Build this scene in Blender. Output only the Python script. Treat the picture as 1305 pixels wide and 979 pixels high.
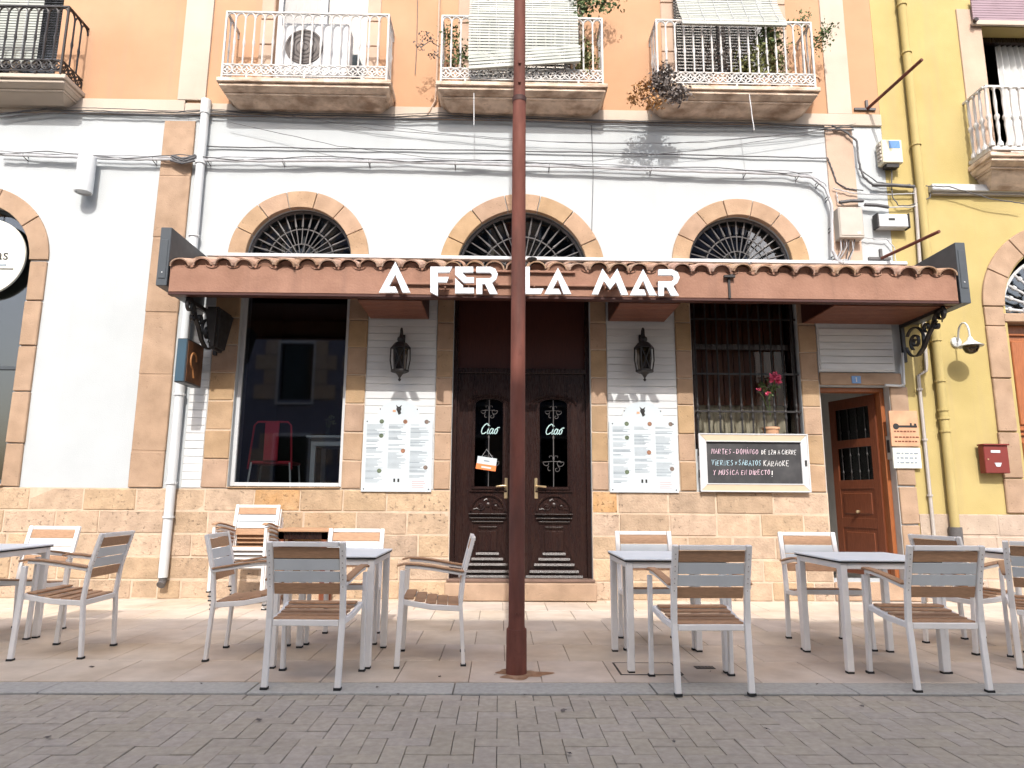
import bpy, bmesh, math, random
from mathutils import Vector, Matrix
random.seed(7)
sc = bpy.context.scene
COL = sc.collection
for o in list(bpy.data.objects): bpy.data.objects.remove(o)
rad = math.radians
# ------------------------------------------------------------------ camera
CAMH = 1.12
F_, PT, YW, RL = 858.15, 0.169935, -0.017631, 0.006669
def _axes():
    cp, sp, cy, sy, cr, sr = math.cos(PT), math.sin(PT), math.cos(YW), math.sin(YW), math.cos(RL), math.sin(RL)
    f = Vector((0, cp, sp)); u = Vector((0, -sp, cp)); r = Vector((1, 0, 0))
    r, u = cr*r+sr*u, -sr*r+cr*u
    Z = Matrix.Rotation(YW, 3, 'Z')
    return Z@r, Z@u, Z@f
RT, UP, FW = _axes()
cam_d = bpy.data.cameras.new('camera'); cam = bpy.data.objects.new('camera', cam_d); COL.objects.link(cam)
cam_d.sensor_fit = 'HORIZONTAL'; cam_d.sensor_width = 36; cam_d.lens = F_/1305*36
cam_d.clip_start = 0.05; cam_d.clip_end = 500
cam.matrix_world = Matrix(((RT.x, UP.x, -FW.x, 0), (RT.y, UP.y, -FW.y, 0), (RT.z, UP.z, -FW.z, CAMH), (0, 0, 0, 1)))
sc.camera = cam
# ------------------------------------------------------------------ world, sun, exposure
SUN_EL = 44.0
w = bpy.data.worlds.new('World'); sc.world = w; w.use_nodes = True
nt = w.node_tree; nt.nodes.clear()
sky = nt.nodes.new('ShaderNodeTexSky'); sky.sky_type = 'NISHITA'; sky.sun_disc = False
sky.sun_elevation = rad(SUN_EL); sky.sun_rotation = math.pi; sky.dust_density = 4.0; sky.air_density = 1.0; sky.ozone_density = 0.6
bg = nt.nodes.new('ShaderNodeBackground'); bg.inputs['Strength'].default_value = 0.15
wo = nt.nodes.new('ShaderNodeOutputWorld')
nt.links.new(sky.outputs[0], bg.inputs[0]); nt.links.new(bg.outputs[0], wo.inputs[0])
sd = bpy.data.lights.new('sun', 'SUN'); sd.energy = 2.0; sd.angle = rad(0.6); sd.color = (1.0, 0.965, 0.92)
sun = bpy.data.objects.new('sun', sd); COL.objects.link(sun); sun.rotation_euler = (rad(90-SUN_EL), 0, 0); sun.location = (0, -5, 15)
sc.view_settings.view_transform = 'Standard'; sc.view_settings.look = 'None'
sc.view_settings.exposure = 1.2; sc.view_settings.gamma = 1.0; sc.view_settings.use_curve_mapping = False
# ------------------------------------------------------------------ helpers
W = 7.9                                     # the facade plane
def at(px, py, Y=W):
    d = FW*F_ + RT*(px-652.5) - UP*(py-489.5)
    return Vector((0, 0, CAMH)) + d*(Y/d.y)
def gnd(px, py, z=0):
    d = FW*F_ + RT*(px-652.5) - UP*(py-489.5)
    return Vector((0, 0, CAMH)) + d*((z-CAMH)/d.z)
WL = {}
def wloc(p):
    return WL.get(p.name, Vector((0, 0, 0))) if p else Vector((0, 0, 0))
def tag(o, label=None, cat=None, group=None, kind=None):
    if label: o['label'] = label
    if cat: o['category'] = cat
    if group: o['group'] = group
    if kind: o['kind'] = kind
    return o
def thing(name, label, cat, loc=(0, 0, 0), group=None):
    o = bpy.data.objects.new(name, None); COL.objects.link(o); o.location = loc; o.empty_display_size = .1
    WL[o.name] = Vector(loc)
    return tag(o, label, cat, group)
class MB:
    def __init__(s): s.v = []; s.f = []
    def add(s, vs, fs):
        n = len(s.v); s.v += [tuple(v) for v in vs]; s.f += [tuple(i+n for i in f) for f in fs]; return s
    def box(s, x0, x1, y0, y1, z0, z1):
        if x0 > x1: x0, x1 = x1, x0
        if y0 > y1: y0, y1 = y1, y0
        if z0 > z1: z0, z1 = z1, z0
        return s.add([(x0,y0,z0),(x1,y0,z0),(x1,y1,z0),(x0,y1,z0),(x0,y0,z1),(x1,y0,z1),(x1,y1,z1),(x0,y1,z1)],
                     [(0,3,2,1),(4,5,6,7),(0,1,5,4),(1,2,6,5),(2,3,7,6),(3,0,4,7)])
    def frustum(s, a, za, b, zb):           # rects (x0,x1,y0,y1) at heights za < zb
        return s.add([(a[0],a[2],za),(a[1],a[2],za),(a[1],a[3],za),(a[0],a[3],za),(b[0],b[2],zb),(b[1],b[2],zb),(b[1],b[3],zb),(b[0],b[3],zb)],
                     [(0,3,2,1),(4,5,6,7),(0,1,5,4),(1,2,6,5),(2,3,7,6),(3,0,4,7)])
    def prism(s, poly, y0, y1):             # poly of (x,z), extruded along y
        a = sum(poly[i][0]*poly[(i+1) % len(poly)][1]-poly[(i+1) % len(poly)][0]*poly[i][1] for i in range(len(poly)))
        if a < 0: poly = poly[::-1]
        n = len(poly)
        return s.add([(x, y0, z) for x, z in poly]+[(x, y1, z) for x, z in poly],
                     [tuple(range(n)), tuple(range(2*n-1, n-1, -1))]+[(i, i+n, (i+1) % n+n, (i+1) % n) for i in range(n)])
    def beam(s, pts, wx, wy, side=None):    # rectangular bar along a polyline; side = direction of wx
        pts = [Vector(p) for p in pts]; rings = []
        for i, p in enumerate(pts):
            t = (pts[min(i+1, len(pts)-1)]-pts[max(i-1, 0)]).normalized()
            sd_ = Vector(side) if side else (Vector((0, 0, 1)) if abs(t.z) < .9 else Vector((1, 0, 0)))
            a = (sd_ - t*sd_.dot(t)).normalized(); b = t.cross(a)
            rings.append([p+a*wx/2*q+b*wy/2*r for q, r in ((-1,-1),(1,-1),(1,1),(-1,1))])
        return s._rings(rings)
    def tube(s, pts, r, n=6, r2=None):
        pts = [Vector(p) for p in pts]; rings = []; prev = None
        for i, p in enumerate(pts):
            t = (pts[min(i+1, len(pts)-1)]-pts[max(i-1, 0)])
            t = t.normalized() if t.length > 1e-9 else Vector((0, 0, 1))
            if prev is None: prev = t.orthogonal().normalized()
            a = prev - t*prev.dot(t)
            a = a.normalized() if a.length > 1e-6 else t.orthogonal().normalized()
            prev = a; b = t.cross(a)
            rr = r if r2 is None else r+(r2-r)*i/max(1, len(pts)-1)
            rings.append([p+a*math.cos(k*2*math.pi/n)*rr+b*math.sin(k*2*math.pi/n)*rr for k in range(n)])
        return s._rings(rings)
    def _rings(s, rings):
        n = len(rings[0]); vs = [v for r in rings for v in r]; fs = []
        for i in range(len(rings)-1):
            for k in range(n):
                fs.append((i*n+k, i*n+(k+1) % n, (i+1)*n+(k+1) % n, (i+1)*n+k))
        fs.append(tuple(range(n-1, -1, -1))); fs.append(tuple(range((len(rings)-1)*n, len(rings)*n)))
        return s.add(vs, fs)
    def lathe(s, c, prof, n=16, axis='z'):  # prof of (r, h)
        c = Vector(c); rings = []
        for r, h in prof:
            ring = []
            for k in range(n):
                a = k*2*math.pi/n; x, y = r*math.cos(a), r*math.sin(a)
                ring.append(c+(Vector((x, y, h)) if axis == 'z' else Vector((x, -h, y)) if axis == 'y' else Vector((h, x, y))))
            rings.append(ring)
        return s._rings(rings)
    def xf(s, m):
        s.v = [tuple(m@Vector(v)) for v in s.v]; return s
    def mesh(s, name, mat, bevel=0, smooth=False, seg=1):
        me = bpy.data.meshes.new(name); me.from_pydata(s.v, [], s.f)
        if mat: me.materials.append(mat)
        bm = bmesh.new(); bm.from_mesh(me)
        bmesh.ops.recalc_face_normals(bm, faces=bm.faces)
        if bevel:
            es = [e for e in bm.edges if len(e.link_faces) == 2 and e.calc_face_angle(0) > .6]
            bmesh.ops.bevel(bm, geom=es, offset=bevel, segments=seg, affect='EDGES', clamp_overlap=True)
        bm.to_mesh(me); bm.free()
        if smooth:
            for p in me.polygons: p.use_smooth = True
            try: me.set_sharp_from_angle(angle=rad(40))
            except Exception: pass
        return me
    def build(s, name, mat, parent=None, bevel=0, smooth=False, seg=1, local=False):
        if local: c = Vector((0, 0, 0))
        else:
            lo = [min(v[i] for v in s.v) for i in range(3)]; hi = [max(v[i] for v in s.v) for i in range(3)]
            c = Vector([(lo[i]+hi[i])/2 for i in range(3)])
            s.v = [(v[0]-c.x, v[1]-c.y, v[2]-c.z) for v in s.v]
        return inst(name, s.mesh(name, mat, bevel, smooth, seg), c, parent)
def inst(name, me, c, parent=None):
    o = bpy.data.objects.new(name, me); COL.objects.link(o)
    if parent: o.parent = parent
    o.location = Vector(c)-wloc(parent); WL[o.name] = Vector(c)
    return o
def copy_tree(o, parent=None):
    c = o.copy(); COL.objects.link(c); c.parent = parent
    for ch in list(o.children): copy_tree(ch, c)
    return c
# ------------------------------------------------------------------ materials
def M(name, col, rough=.75, scale=5, var=.12, bump=.15, bscale=70, orand=0, metal=0, col2=None, c2s=1.2, c2a=.5, stretch=None, pores=0, spec=.4, bdist=.01, hue=0, streak=None):
    m = bpy.data.materials.new(name); m.use_nodes = True; t = m.node_tree; n = t.nodes; L = t.links.new
    b = n['Principled BSDF']; b.inputs['Roughness'].default_value = rough; b.inputs['Metallic'].default_value = metal
    b.inputs['Specular IOR Level'].default_value = spec
    g = n.new('ShaderNodeNewGeometry'); vec = g.outputs['Position']
    if stretch:
        mp = n.new('ShaderNodeMapping'); mp.inputs['Scale'].default_value = stretch; L(vec, mp.inputs['Vector']); svec = mp.outputs[0]
    else: svec = vec
    def noise(sca, det=4, v=None, ro=.55):
        x = n.new('ShaderNodeTexNoise'); x.inputs['Scale'].default_value = sca; x.inputs['Detail'].default_value = det; x.inputs['Roughness'].default_value = ro
        L(v or vec, x.inputs['Vector']); return x.outputs['Fac']
    def rng(inp, a, c, lo, hi):
        x = n.new('ShaderNodeMapRange'); x.inputs[1].default_value = a; x.inputs[2].default_value = c; x.inputs[3].default_value = lo; x.inputs[4].default_value = hi
        L(inp, x.inputs[0]); return x.outputs[0]
    def mix(fac, A, B, mode='MIX'):
        x = n.new('ShaderNodeMix'); x.data_type = 'RGBA'; x.blend_type = mode
        if isinstance(fac, float): x.inputs[0].default_value = fac
        else: L(fac, x.inputs[0])
        for i, q in ((6, A), (7, B)):
            if isinstance(q, tuple): x.inputs[i].default_value = (*q, 1)
            else: L(q, x.inputs[i])
        return x.outputs[2]
    c = tuple(col)
    if col2:
        c = mix(rng(noise(c2s, 5), .5-.22/ max(c2a, .01)*.5, .5+.25, 0., 1.) if c2a >= 1 else rng(noise(c2s, 5, svec), .42, .68, 0., float(c2a)), tuple(col), tuple(col2))
    nz = noise(scale, 6, svec)
    hsv = n.new('ShaderNodeHueSaturation')
    if isinstance(c, tuple): hsv.inputs['Color'].default_value = (*c, 1)
    else: L(c, hsv.inputs['Color'])
    val = rng(nz, .3, .7, 1-var, 1+var)
    if orand:
        oi = n.new('ShaderNodeObjectInfo'); r = rng(oi.outputs['Random'], 0, 1, 1-orand, 1+orand*.7)
        mm = n.new('ShaderNodeMath'); mm.operation = 'MULTIPLY'; L(val, mm.inputs[0]); L(r, mm.inputs[1]); val = mm.outputs[0]
        if hue:
            fr = n.new('ShaderNodeMath'); fr.operation = 'FRACT'; m7 = n.new('ShaderNodeMath'); m7.operation = 'MULTIPLY'; m7.inputs[1].default_value = 7.31
            L(oi.outputs['Random'], m7.inputs[0]); L(m7.outputs[0], fr.inputs[0])
            L(rng(fr.outputs[0], 0, 1, .5-hue, .5+hue), hsv.inputs['Hue']); L(rng(fr.outputs[0], 0, 1, .92, 1.12), hsv.inputs['Saturation'])
    L(val, hsv.inputs['Value']); out = hsv.outputs[0]
    bmp_in = noise(bscale, 5, svec)
    if pores:
        pv = rng(noise(24, 4, None, .65), .585, .65, 0., 1.); pm = rng(noise(3.1, 2), .42, .60, .12, 1.)
        q = n.new('ShaderNodeMath'); q.operation = 'MULTIPLY'; L(pv, q.inputs[0]); L(pm, q.inputs[1])
        q2 = n.new('ShaderNodeMath'); q2.operation = 'MULTIPLY'; q2.inputs[1].default_value = pores; L(q.outputs[0], q2.inputs[0])
        out = mix(q2.outputs[0], out, tuple(x*.38 for x in col))
        s_ = n.new('ShaderNodeMath'); s_.operation = 'SUBTRACT'; L(bmp_in, s_.inputs[0]); L(q.outputs[0], s_.inputs[1]); bmp_in = s_.outputs[0]
    if streak:
        mp = n.new('ShaderNodeMapping'); mp.inputs['Scale'].default_value = (6, 6, .35); L(vec, mp.inputs['Vector'])
        out = mix(rng(noise(1.3, 5, mp.outputs[0]), .55, .75, 0., streak[0]), out, streak[1])
    L(out, b.inputs['Base Color'])
    rr = rng(nz, .3, .7, min(1, rough+.08), max(.03, rough-.08)); L(rr, b.inputs['Roughness'])
    if bump:
        bp = n.new('ShaderNodeBump'); bp.inputs['Strength'].default_value = bump; bp.inputs['Distance'].default_value = bdist
        L(bmp_in, bp.inputs['Height']); L(bp.outputs[0], b.inputs['Normal'])
    return m
def glass(name, tint=(.9, .95, .95), base=.06, gl=.9, ior=1.45):
    m = bpy.data.materials.new(name); m.use_nodes = True; t = m.node_tree; n = t.nodes; n.clear(); L = t.links.new
    o = n.new('ShaderNodeOutputMaterial'); tr = n.new('ShaderNodeBsdfTransparent'); tr.inputs[0].default_value = (*tint, 1)
    g = n.new('ShaderNodeBsdfGlossy'); g.inputs['Roughness'].default_value = .03; g.inputs[0].default_value = (gl, gl, gl, 1)
    fr = n.new('ShaderNodeFresnel'); fr.inputs[0].default_value = ior
    mr = n.new('ShaderNodeMapRange'); mr.inputs[3].default_value = base; mr.inputs[4].default_value = 1; L(fr.outputs[0], mr.inputs[0])
    mx = n.new('ShaderNodeMixShader'); L(mr.outputs[0], mx.inputs[0]); L(tr.outputs[0], mx.inputs[1]); L(g.outputs[0], mx.inputs[2]); L(mx.outputs[0], o.inputs[0])
    return m
def leafmat(name, col, var=.3):
    m = M(name, col, .55, 9, var, 0, orand=0)
    return m
WHITE = M('white_render', (.425, .453, .466), .9, 2.5, .03, .25, 90, col2=(.425, .453, .466), c2s=.7, c2a=.5, streak=(.2, (.380, .389, .389)))
ORANGE = M('orange_plaster', (.443, .258, .149), .9, 1.3, .07, .2, 90, col2=(.453, .267, .163), c2s=.9, c2a=.6, streak=(.4, (.380, .235, .163)))
CREAM = M('cream_plaster', (.471, .407, .339), .9, 2, .07, .2, 80, col2=(.434, .362, .290), c2s=1.4, c2a=.4, streak=(.3, (.561, .453, .362)))
PEACH = M('peach_plaster', (.453, .335, .253), .9, 3, .08, .2, 80, col2=(.416, .303, .235), c2a=.5)
YELLOW = M('yellow_plaster', (.398, .317, .127), .9, 1.8, .07, .25, 80, col2=(.416, .335, .154), c2s=1.0, c2a=.6, streak=(.4, (.344, .272, .145)))
STONE = M('sandstone', (.42, .31, .215), .9, 7, .16, .5, 40, orand=.17, col2=(.46, .335, .235), c2s=2.6, c2a=.8, pores=.9, hue=.004, bdist=.02)
STONEO = M('ochre_stone', (.42, .245, .11), .9, 7, .2, .5, 40, orand=.1, col2=(.46, .31, .18), c2s=4, c2a=.8, pores=.9, bdist=.02)
STONEP = M('pilaster_stone', (.36, .245, .155), .9, 6, .14, .35, 50, orand=.08, col2=(.40, .28, .185), c2s=2.2, c2a=.7, pores=.45, hue=.008)
STONES = M('smooth_stone', (.33, .225, .15), .9, 6, .14, .3, 60, orand=.06, col2=(.38, .265, .185), c2s=1.6, c2a=.8, pores=.3)
PALE = M('pale_stone', (.416, .335, .258), .9, 6, .12, .4, 50, orand=.1, col2=(.362, .281, .213), c2s=2, c2a=.6, pores=.4, hue=.008)
GREYST = M('grey_stone', (.42, .39, .36), .9, 6, .12, .3, 50, orand=.05)
MORTAR = M('mortar', (.498, .389, .290), .95, 10, .15, .3, 80)
BALST = M('balcony_stone', (.66, .54, .43), .9, 5, .2, .4, 40, col2=(.30, .21, .145), c2s=4.5, c2a=.9, pores=.3, stretch=(1, 1, 3))
TERRA = M('terracotta_paint', (.258, .136, .091), .8, 4, .12, .35, 40, col2=(.290, .158, .109), c2s=2.5, c2a=.7, streak=(.6, (.199, .109, .077)))
TILE = M('clay_tile', (.362, .226, .158), .85, 9, .22, .35, 60, orand=.18, col2=(.471, .362, .281), c2s=7, c2a=.7, hue=.01)
SLATE = M('anthracite_panel', (.055, .065, .075), .45, 6, .08, .02, 100)
DWOOD = M('dark_wood', (.016, .007, .006), .28, 8, .35, .2, 30, stretch=(14, 14, 1.2), col2=(.03, .014, .010), c2s=1.5, c2a=.6)
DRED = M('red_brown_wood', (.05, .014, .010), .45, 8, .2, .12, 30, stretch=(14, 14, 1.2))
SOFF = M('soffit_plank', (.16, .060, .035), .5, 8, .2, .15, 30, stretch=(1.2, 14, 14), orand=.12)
OWOOD = M('orange_wood', (.30, .10, .035), .4, 8, .22, .12, 30, stretch=(14, 14, 1.2))
MWOOD = M('mid_wood', (.15, .045, .02), .42, 8, .25, .12, 30, stretch=(14, 14, 1.2))
SLATW = M('teak_slat', (.40, .235, .135), .6, 7, .16, .08, 60, stretch=(3, 16, 16), orand=.1)
SLATG = M('grey_slat', (.56, .60, .62), .55, 5, .05, .04, 60, orand=.03)
ALU = M('white_aluminium', (.77, .755, .73), .45, 5, .07, .02, 60, metal=0)
TTOP = M('table_top', (.74, .79, .82), .5, 4, .04, .01, 60, spec=.5)
RUBBER = M('black_rubber', (.02, .02, .02), .8, 6, .1, 0)
IRON = M('black_iron', (.022, .020, .020), .5, 14, .2, .1, 60)
GIRON = M('grey_iron', (.10, .095, .095), .55, 14, .2, .1, 60)
WIRON = M('white_iron', (.525, .525, .516), .6, 9, .1, .1, 80, col2=(.453, .344, .253), c2s=8, c2a=.35)
RUST = M('rust_paint', (.15, .047, .031), .78, 5, .18, .25, 45, col2=(.08, .034, .026), c2s=2.2, c2a=.8, stretch=(3, 3, .7), pores=.2)
BOARD = M('white_board', (.58, .59, .59), .6, 4, .06, .08, 40, orand=.05, stretch=(1, 8, 8))
PVC = M('white_pipe', (.55, .575, .59), .4, 4, .05, .02, 60)
PWHITE = M('white_paint', (.507, .520, .534), .5, 4, .03, .02, 60)
LETTER = M('letter_white', (.633, .670, .706), .4, 4, .02, 0)
CABLE = M('cable_black', (.10, .10, .105), .7, 9, .2, 0)
CABLEW = M('cable_grey', (.42, .43, .45), .7, 9, .15, 0)
BOXG = M('meter_box', (.416, .380, .335), .6, 6, .06, .05, 60)
MENU = M('menu_print', (.50, .555, .585), .35, 3, .02, 0)
INK = M('menu_ink', (.24, .28, .31), .7, 9, .2, 0)
INKR = M('menu_red_ink', (.60, .25, .25), .7, 9, .2, 0)
INKK = M('black_ink', (.02, .02, .02), .6, 9, .1, 0)
CHALKB = M('chalkboard', (.035, .035, .038), .6, 5, .25, .05, 60, col2=(.07, .07, .07), c2s=6, c2a=.5)
CHW = M('chalk_white', (.80, .80, .80), .95, 60, .3, 0)
CHP = M('chalk_pink', (.80, .58, .68), .95, 60, .3, 0)
CHB = M('chalk_blue', (.50, .72, .82), .95, 60, .3, 0)
BEIGEP = M('beige_frame', (.50, .41, .29), .5, 6, .05, .02, 60)
TAN = M('floor_tile', (.56, .48, .40), .62, 4.5, .10, .15, 70, orand=.06, col2=(.44, .345, .26), c2s=1.5, c2a=.8, hue=.006, bdist=.004)
GROUT = M('floor_grout', (.26, .21, .17), .95, 12, .15, .2, 80)
KERBM = M('kerb_granite', (.365, .355, .325), .8, 30, .12, .2, 120, orand=.06, col2=(.40, .39, .35), c2s=2, c2a=.6)
PAVER = M('road_paver', (.345, .305, .25), .8, 24, .12, .35, 110, orand=.06, col2=(.385, .342, .285), c2s=1.6, c2a=.7, hue=.006, bdist=.006)
ROADB = M('road_bed', (.15, .14, .125), .95, 20, .2, .3, 90)
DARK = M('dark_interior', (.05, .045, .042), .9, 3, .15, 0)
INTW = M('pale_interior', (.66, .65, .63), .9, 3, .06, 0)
GLASS = glass('window_glass', (.62, .65, .67), .07, .85, 1.4)
GLASSW = glass('shaded_glass', (.82, .82, .80), .0, .5, 1.25)
GLASSD = glass('door_glass', (.25, .27, .28), .0, .7, 1.4)
REDP = M('red_plastic', (.50, .03, .05), .4, 5, .08, 0)
MAILR = M('mailbox_red', (.17, .025, .02), .45, 6, .08, .03, 60)
BRASS = M('brass', (.55, .43, .26), .35, 9, .15, 0, metal=.8)
BLIND = M('blind_slat', (.371, .394, .362), .6, 5, .06, .03, 50)
BLINDP = M('pink_blind', (.272, .195, .226), .6, 5, .06, .03, 50)
CURT = M('curtain_cloth', (.56, .57, .57), .9, 5, .08, .05, 60)
CURTB = M('cream_curtain', (.52, .48, .40), .9, 5, .12, .05, 60)
CURTD = M('beige_curtain', (.42, .38, .30), .9, 5, .12, .05, 60)
LEAF = leafmat('green_leaf', (.075, .115, .035))
LEAFY = leafmat('yellow_green_leaf', (.16, .17, .06))
LEAFD = leafmat('dry_leaf', (.13, .11, .10))
LEAFO = leafmat('orange_leaf', (.30, .15, .05))
PINK = leafmat('pink_petal', (.72, .10, .20), .25)
BLUE = M('blue_panel', (.035, .075, .11), .4, 5, .05, 0)
BLUEN = M('blue_number_tile', (.10, .22, .45), .3, 5, .05, 0)
CLAY = M('clay_plaque', (.52, .30, .18), .7, 8, .15, .1, 60)
ORANGEP = M('orange_card', (.75, .20, .06), .6, 5, .04, 0)
BOPP = M('opposite_plaster', (.16, .165, .22), .9, 2, .08, .1, 60)
LAMPG = glass('lamp_glass', (.22, .19, .16), .02)
# ------------------------------------------------------------------ ground
pav = MB().box(-9.5, 9.5, 4.44, 8.0, -.30, -.010).build('pavement', GROUT); tag(pav, kind='structure')
tm = [MB().box(-.2275, .2275, -.272, .272, -.012, 0).mesh('tile', TAN, .0025) for _ in range(1)][0]
tile_half = MB().box(-.2275, .2275, -.133, .133, -.012, 0).mesh('tile', TAN, .0025)
ri = 0; y = 4.452
while y < 7.88:
    off = (ri*.5 % 1)*.46
    for k in range(-13, 14):
        x = k*.46+off+.05
        o = inst('tile', tm if y+.55 < 7.99 else tile_half, (x, y+(.275 if y+.55 < 7.99 else .137), random.uniform(-.0012, .0006)), pav)
        o.rotation_euler = (random.uniform(-.002, .002), random.uniform(-.002, .002), 0)
    y += .55; ri += 1
kerb = MB().box(-9.5, 9.5, 4.19, 4.435, -.30, -.012).build('kerb', ROADB); tag(kerb, kind='structure')
km = MB().box(-.598, .598, -.115, .115, -.014, 0).mesh('kerb_stone', KERBM, .003)
for k in range(-5, 6): inst('kerb_stone', km, (k*1.204+.34, 4.319, random.uniform(-.002, .001)), kerb)
road = MB().box(-40, 40, -6.2, 4.185, -.30, -.022).build('road', ROADB); tag(road, kind='structure')
U = .1035
pm = MB().box(-U+.0016, U-.0016, -U/2+.0016, U/2-.0016, -.03, 0).mesh('paver', PAVER, .002)
def inframe(x, y):
    d = Vector((x, y, -CAMH)); q = d.dot(FW)
    if q < .2: return False
    return abs(F_*d.dot(RT)/q) < 690 and F_*d.dot(UP)/q > -515
cand = []; rest = []; half = []
for i in range(-90, 91):
    for j in range(0, 31):
        r = (i-j) % 4
        if r == 0: c = ((i+1)*U, 4.18-(j+.5)*U, 0)
        elif r == 3: c = ((i+.5)*U, 4.18-(j+1)*U-.0, 1)
        elif r == 2 and j == 0: half.append(((i+.5)*U, 4.18-.5*U)); continue
        else: continue
        # cells run downwards from the kerb: a brick of residue 3 covers (i,j) and (i,j+1)
        (cand if inframe(c[0], c[1]) else rest).append(c)
cand.sort(key=lambda c: c[0]**2+c[1]**2)
rest += cand[320:]; cand = cand[:320]
for c in cand:
    o = inst('paver', pm, (c[0], c[1], -.004+random.uniform(-.0035, .0015)), road)
    o.rotation_euler = (random.uniform(-.012, .012), random.uniform(-.012, .012), (math.pi/2 if c[2] else 0)+random.uniform(-.012, .012))
hm_ = MB().box(-U/2+.0022, U/2-.0022, -U/2+.0022, U/2-.0022, -.03, 0).mesh('half_paver', PAVER, .003)
for a, b in half:
    if abs(a) < 3.6: inst('half_paver', hm_, (a, b, -.005+random.uniform(-.003, .001)), road)
mb = MB()
for c in rest:
    hx, hy = (U/2, U) if c[2] else (U, U/2); z = -.004+random.uniform(-.003, .001)
    mb.box(c[0]-hx+.0025, c[0]+hx-.0025, c[1]-hy+.0025, c[1]+hy-.0025, -.03, z)
tag(mb.build('pavers', PAVER, road), kind='stuff')
# ------------------------------------------------------------------ walls with openings
def arc(cx, cz, r, n=24): return [(cx+r*math.cos(math.pi*k/n), cz+r*math.sin(math.pi*k/n)) for k in range(n+1)]
def wall_open(x0, x1, z0, z1, ops, Y=W, t=.34):
    """ops: (xa, xb, za, ztop/spring, arched)"""
    mb = MB(); ops = sorted(ops); x = x0
    def q(a, b, c, d):
        if b-a > 1e-4 and d-c > 1e-4: mb.add([(a,Y,c),(b,Y,c),(b,Y,d),(a,Y,d)], [(0,1,2,3)])
    for (xa, xb, za, zb, ar) in ops:
        q(x, xa, z0, z1); q(xa, xb, z0, za)
        if ar:
            c, r = (xa+xb)/2, (xb-xa)/2; A = arc(c, zb, r)
            n = len(A); h = n//2
            R = [(p[0], Y, p[1]) for p in A[:h+1]]+[(c, Y, z1), (xb, Y, z1)]
            mb.add(R, [tuple(range(len(R)))[::-1]])
            Lf = [(p[0], Y, p[1]) for p in A[h:]]+[(xa, Y, z1), (c, Y, z1)]
            mb.add(Lf, [tuple(range(len(Lf)))[::-1]])
            for k in range(n-1):
                a, b = A[k], A[k+1]; mb.add([(a[0],Y,a[1]),(b[0],Y,b[1]),(b[0],Y+t,b[1]),(a[0],Y+t,a[1])], [(0,1,2,3)])
        else:
            q(xa, xb, zb, z1)
            mb.add([(xa,Y,zb),(xb,Y,zb),(xb,Y+t,zb),(xa,Y+t,zb)], [(0,1,2,3)])
        for xx in (xa, xb): mb.add([(xx,Y,za),(xx,Y+t,za),(xx,Y+t,zb),(xx,Y,zb)], [(0,1,2,3)])
        mb.add([(xa,Y,za),(xb,Y,za),(xb,Y+t,za),(xa,Y+t,za)], [(0,1,2,3)])
        x = xb
    q(x, x1, z0, z1)
    return mb
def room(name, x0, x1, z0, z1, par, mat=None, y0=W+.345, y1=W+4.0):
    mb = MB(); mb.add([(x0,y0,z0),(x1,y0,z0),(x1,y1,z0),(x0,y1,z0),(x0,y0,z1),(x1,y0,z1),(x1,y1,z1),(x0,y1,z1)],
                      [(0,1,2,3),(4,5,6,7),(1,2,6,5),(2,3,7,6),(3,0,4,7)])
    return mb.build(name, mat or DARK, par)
def stone_block(x0, x1, z0, z1, par, mat=STONE, Yf=W-.02, name='stone', jit=.0055, yb=W+.03):
    r = random.uniform
    mb = MB().box(x0+.004+r(0, jit), x1-.004-r(0, jit), Yf+r(-jit, jit), yb, z0+.004+r(0, jit*.8), z1-.004-r(0, jit*.8))
    mb.v = [(a+r(-jit, jit)*.7, b+(r(-jit, jit)*.22 if b < W else 0), c+r(-jit, jit)*.7) for a, b, c in mb.v]
    return mb.build(name, mat, par, bevel=random.uniform(.006, .011))
def voussoirs(c, cz, r0, r1, n, par, mat=STONEP, Yf=W-.03):
    for k in range(n):
        a0 = math.pi*k/n+.006; a1 = math.pi*(k+1)/n-.006; s_ = 6
        P = [(c+r1*math.cos(a0+(a1-a0)*i/s_), cz+r1*math.sin(a0+(a1-a0)*i/s_)) for i in range(s_+1)]
        P += [(c+r0*math.cos(a1+(a0-a1)*i/s_), cz+r0*math.sin(a1+(a0-a1)*i/s_)) for i in range(s_+1)]
        MB().prism(P, Yf+random.uniform(-.003, .003), W+.05).build('voussoir', mat, par, bevel=.005)
def boards(x0, x1, z0, z1, par, h=.088, Yf=W-.012, mat=BOARD, name='board'):
    z = z0
    while z < z1-.01:
        zz = min(z+h, z1)
        MB().box(x0, x1, Yf+random.uniform(-.0015, .0015), W+.05, z+.003, zz-.003).build(name, mat, par, bevel=.003)
        z = zz
# ------------------------------------------------------------------ main house
house = thing('townhouse', 'townhouse with white ground floor, orange upper storey and three white iron balconies', 'building', (.4, W, 0))
XL, XR = -3.97, 4.87
win1 = (-3.13, -1.83, 1.235, 4.02, True); dor = (-.565, 1.075, .225, 3.86, True); win3 = (2.305, 3.605, 1.72, 4.0, True); sdor = (3.83, 4.665, .225, 2.49, False)
ZT = 5.88
wall_open(XL, XR, 0, ZT, [win1, dor, win3, sdor]).build('wall', WHITE, house)
bal_x = [(-3.43, -1.43), (-.765, 1.225), (1.91, 3.86)]
uo = [(-2.98, -1.78, 6.19, 8.6, False), (-.42, .88, 6.19, 8.6, False), (2.24, 3.55, 6.19, 8.6, False)]
wall_open(XL-.05, XR, ZT, 11.5, uo).build('upper_wall', ORANGE, house)
MB().box(XL-.05, XR, W+.341, 16, -.1, 11.5).build('rear_block', DARK, house) if False else None
room('shop_interior', XL+.02, -1.2, 1.1, 5.6, house)
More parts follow.
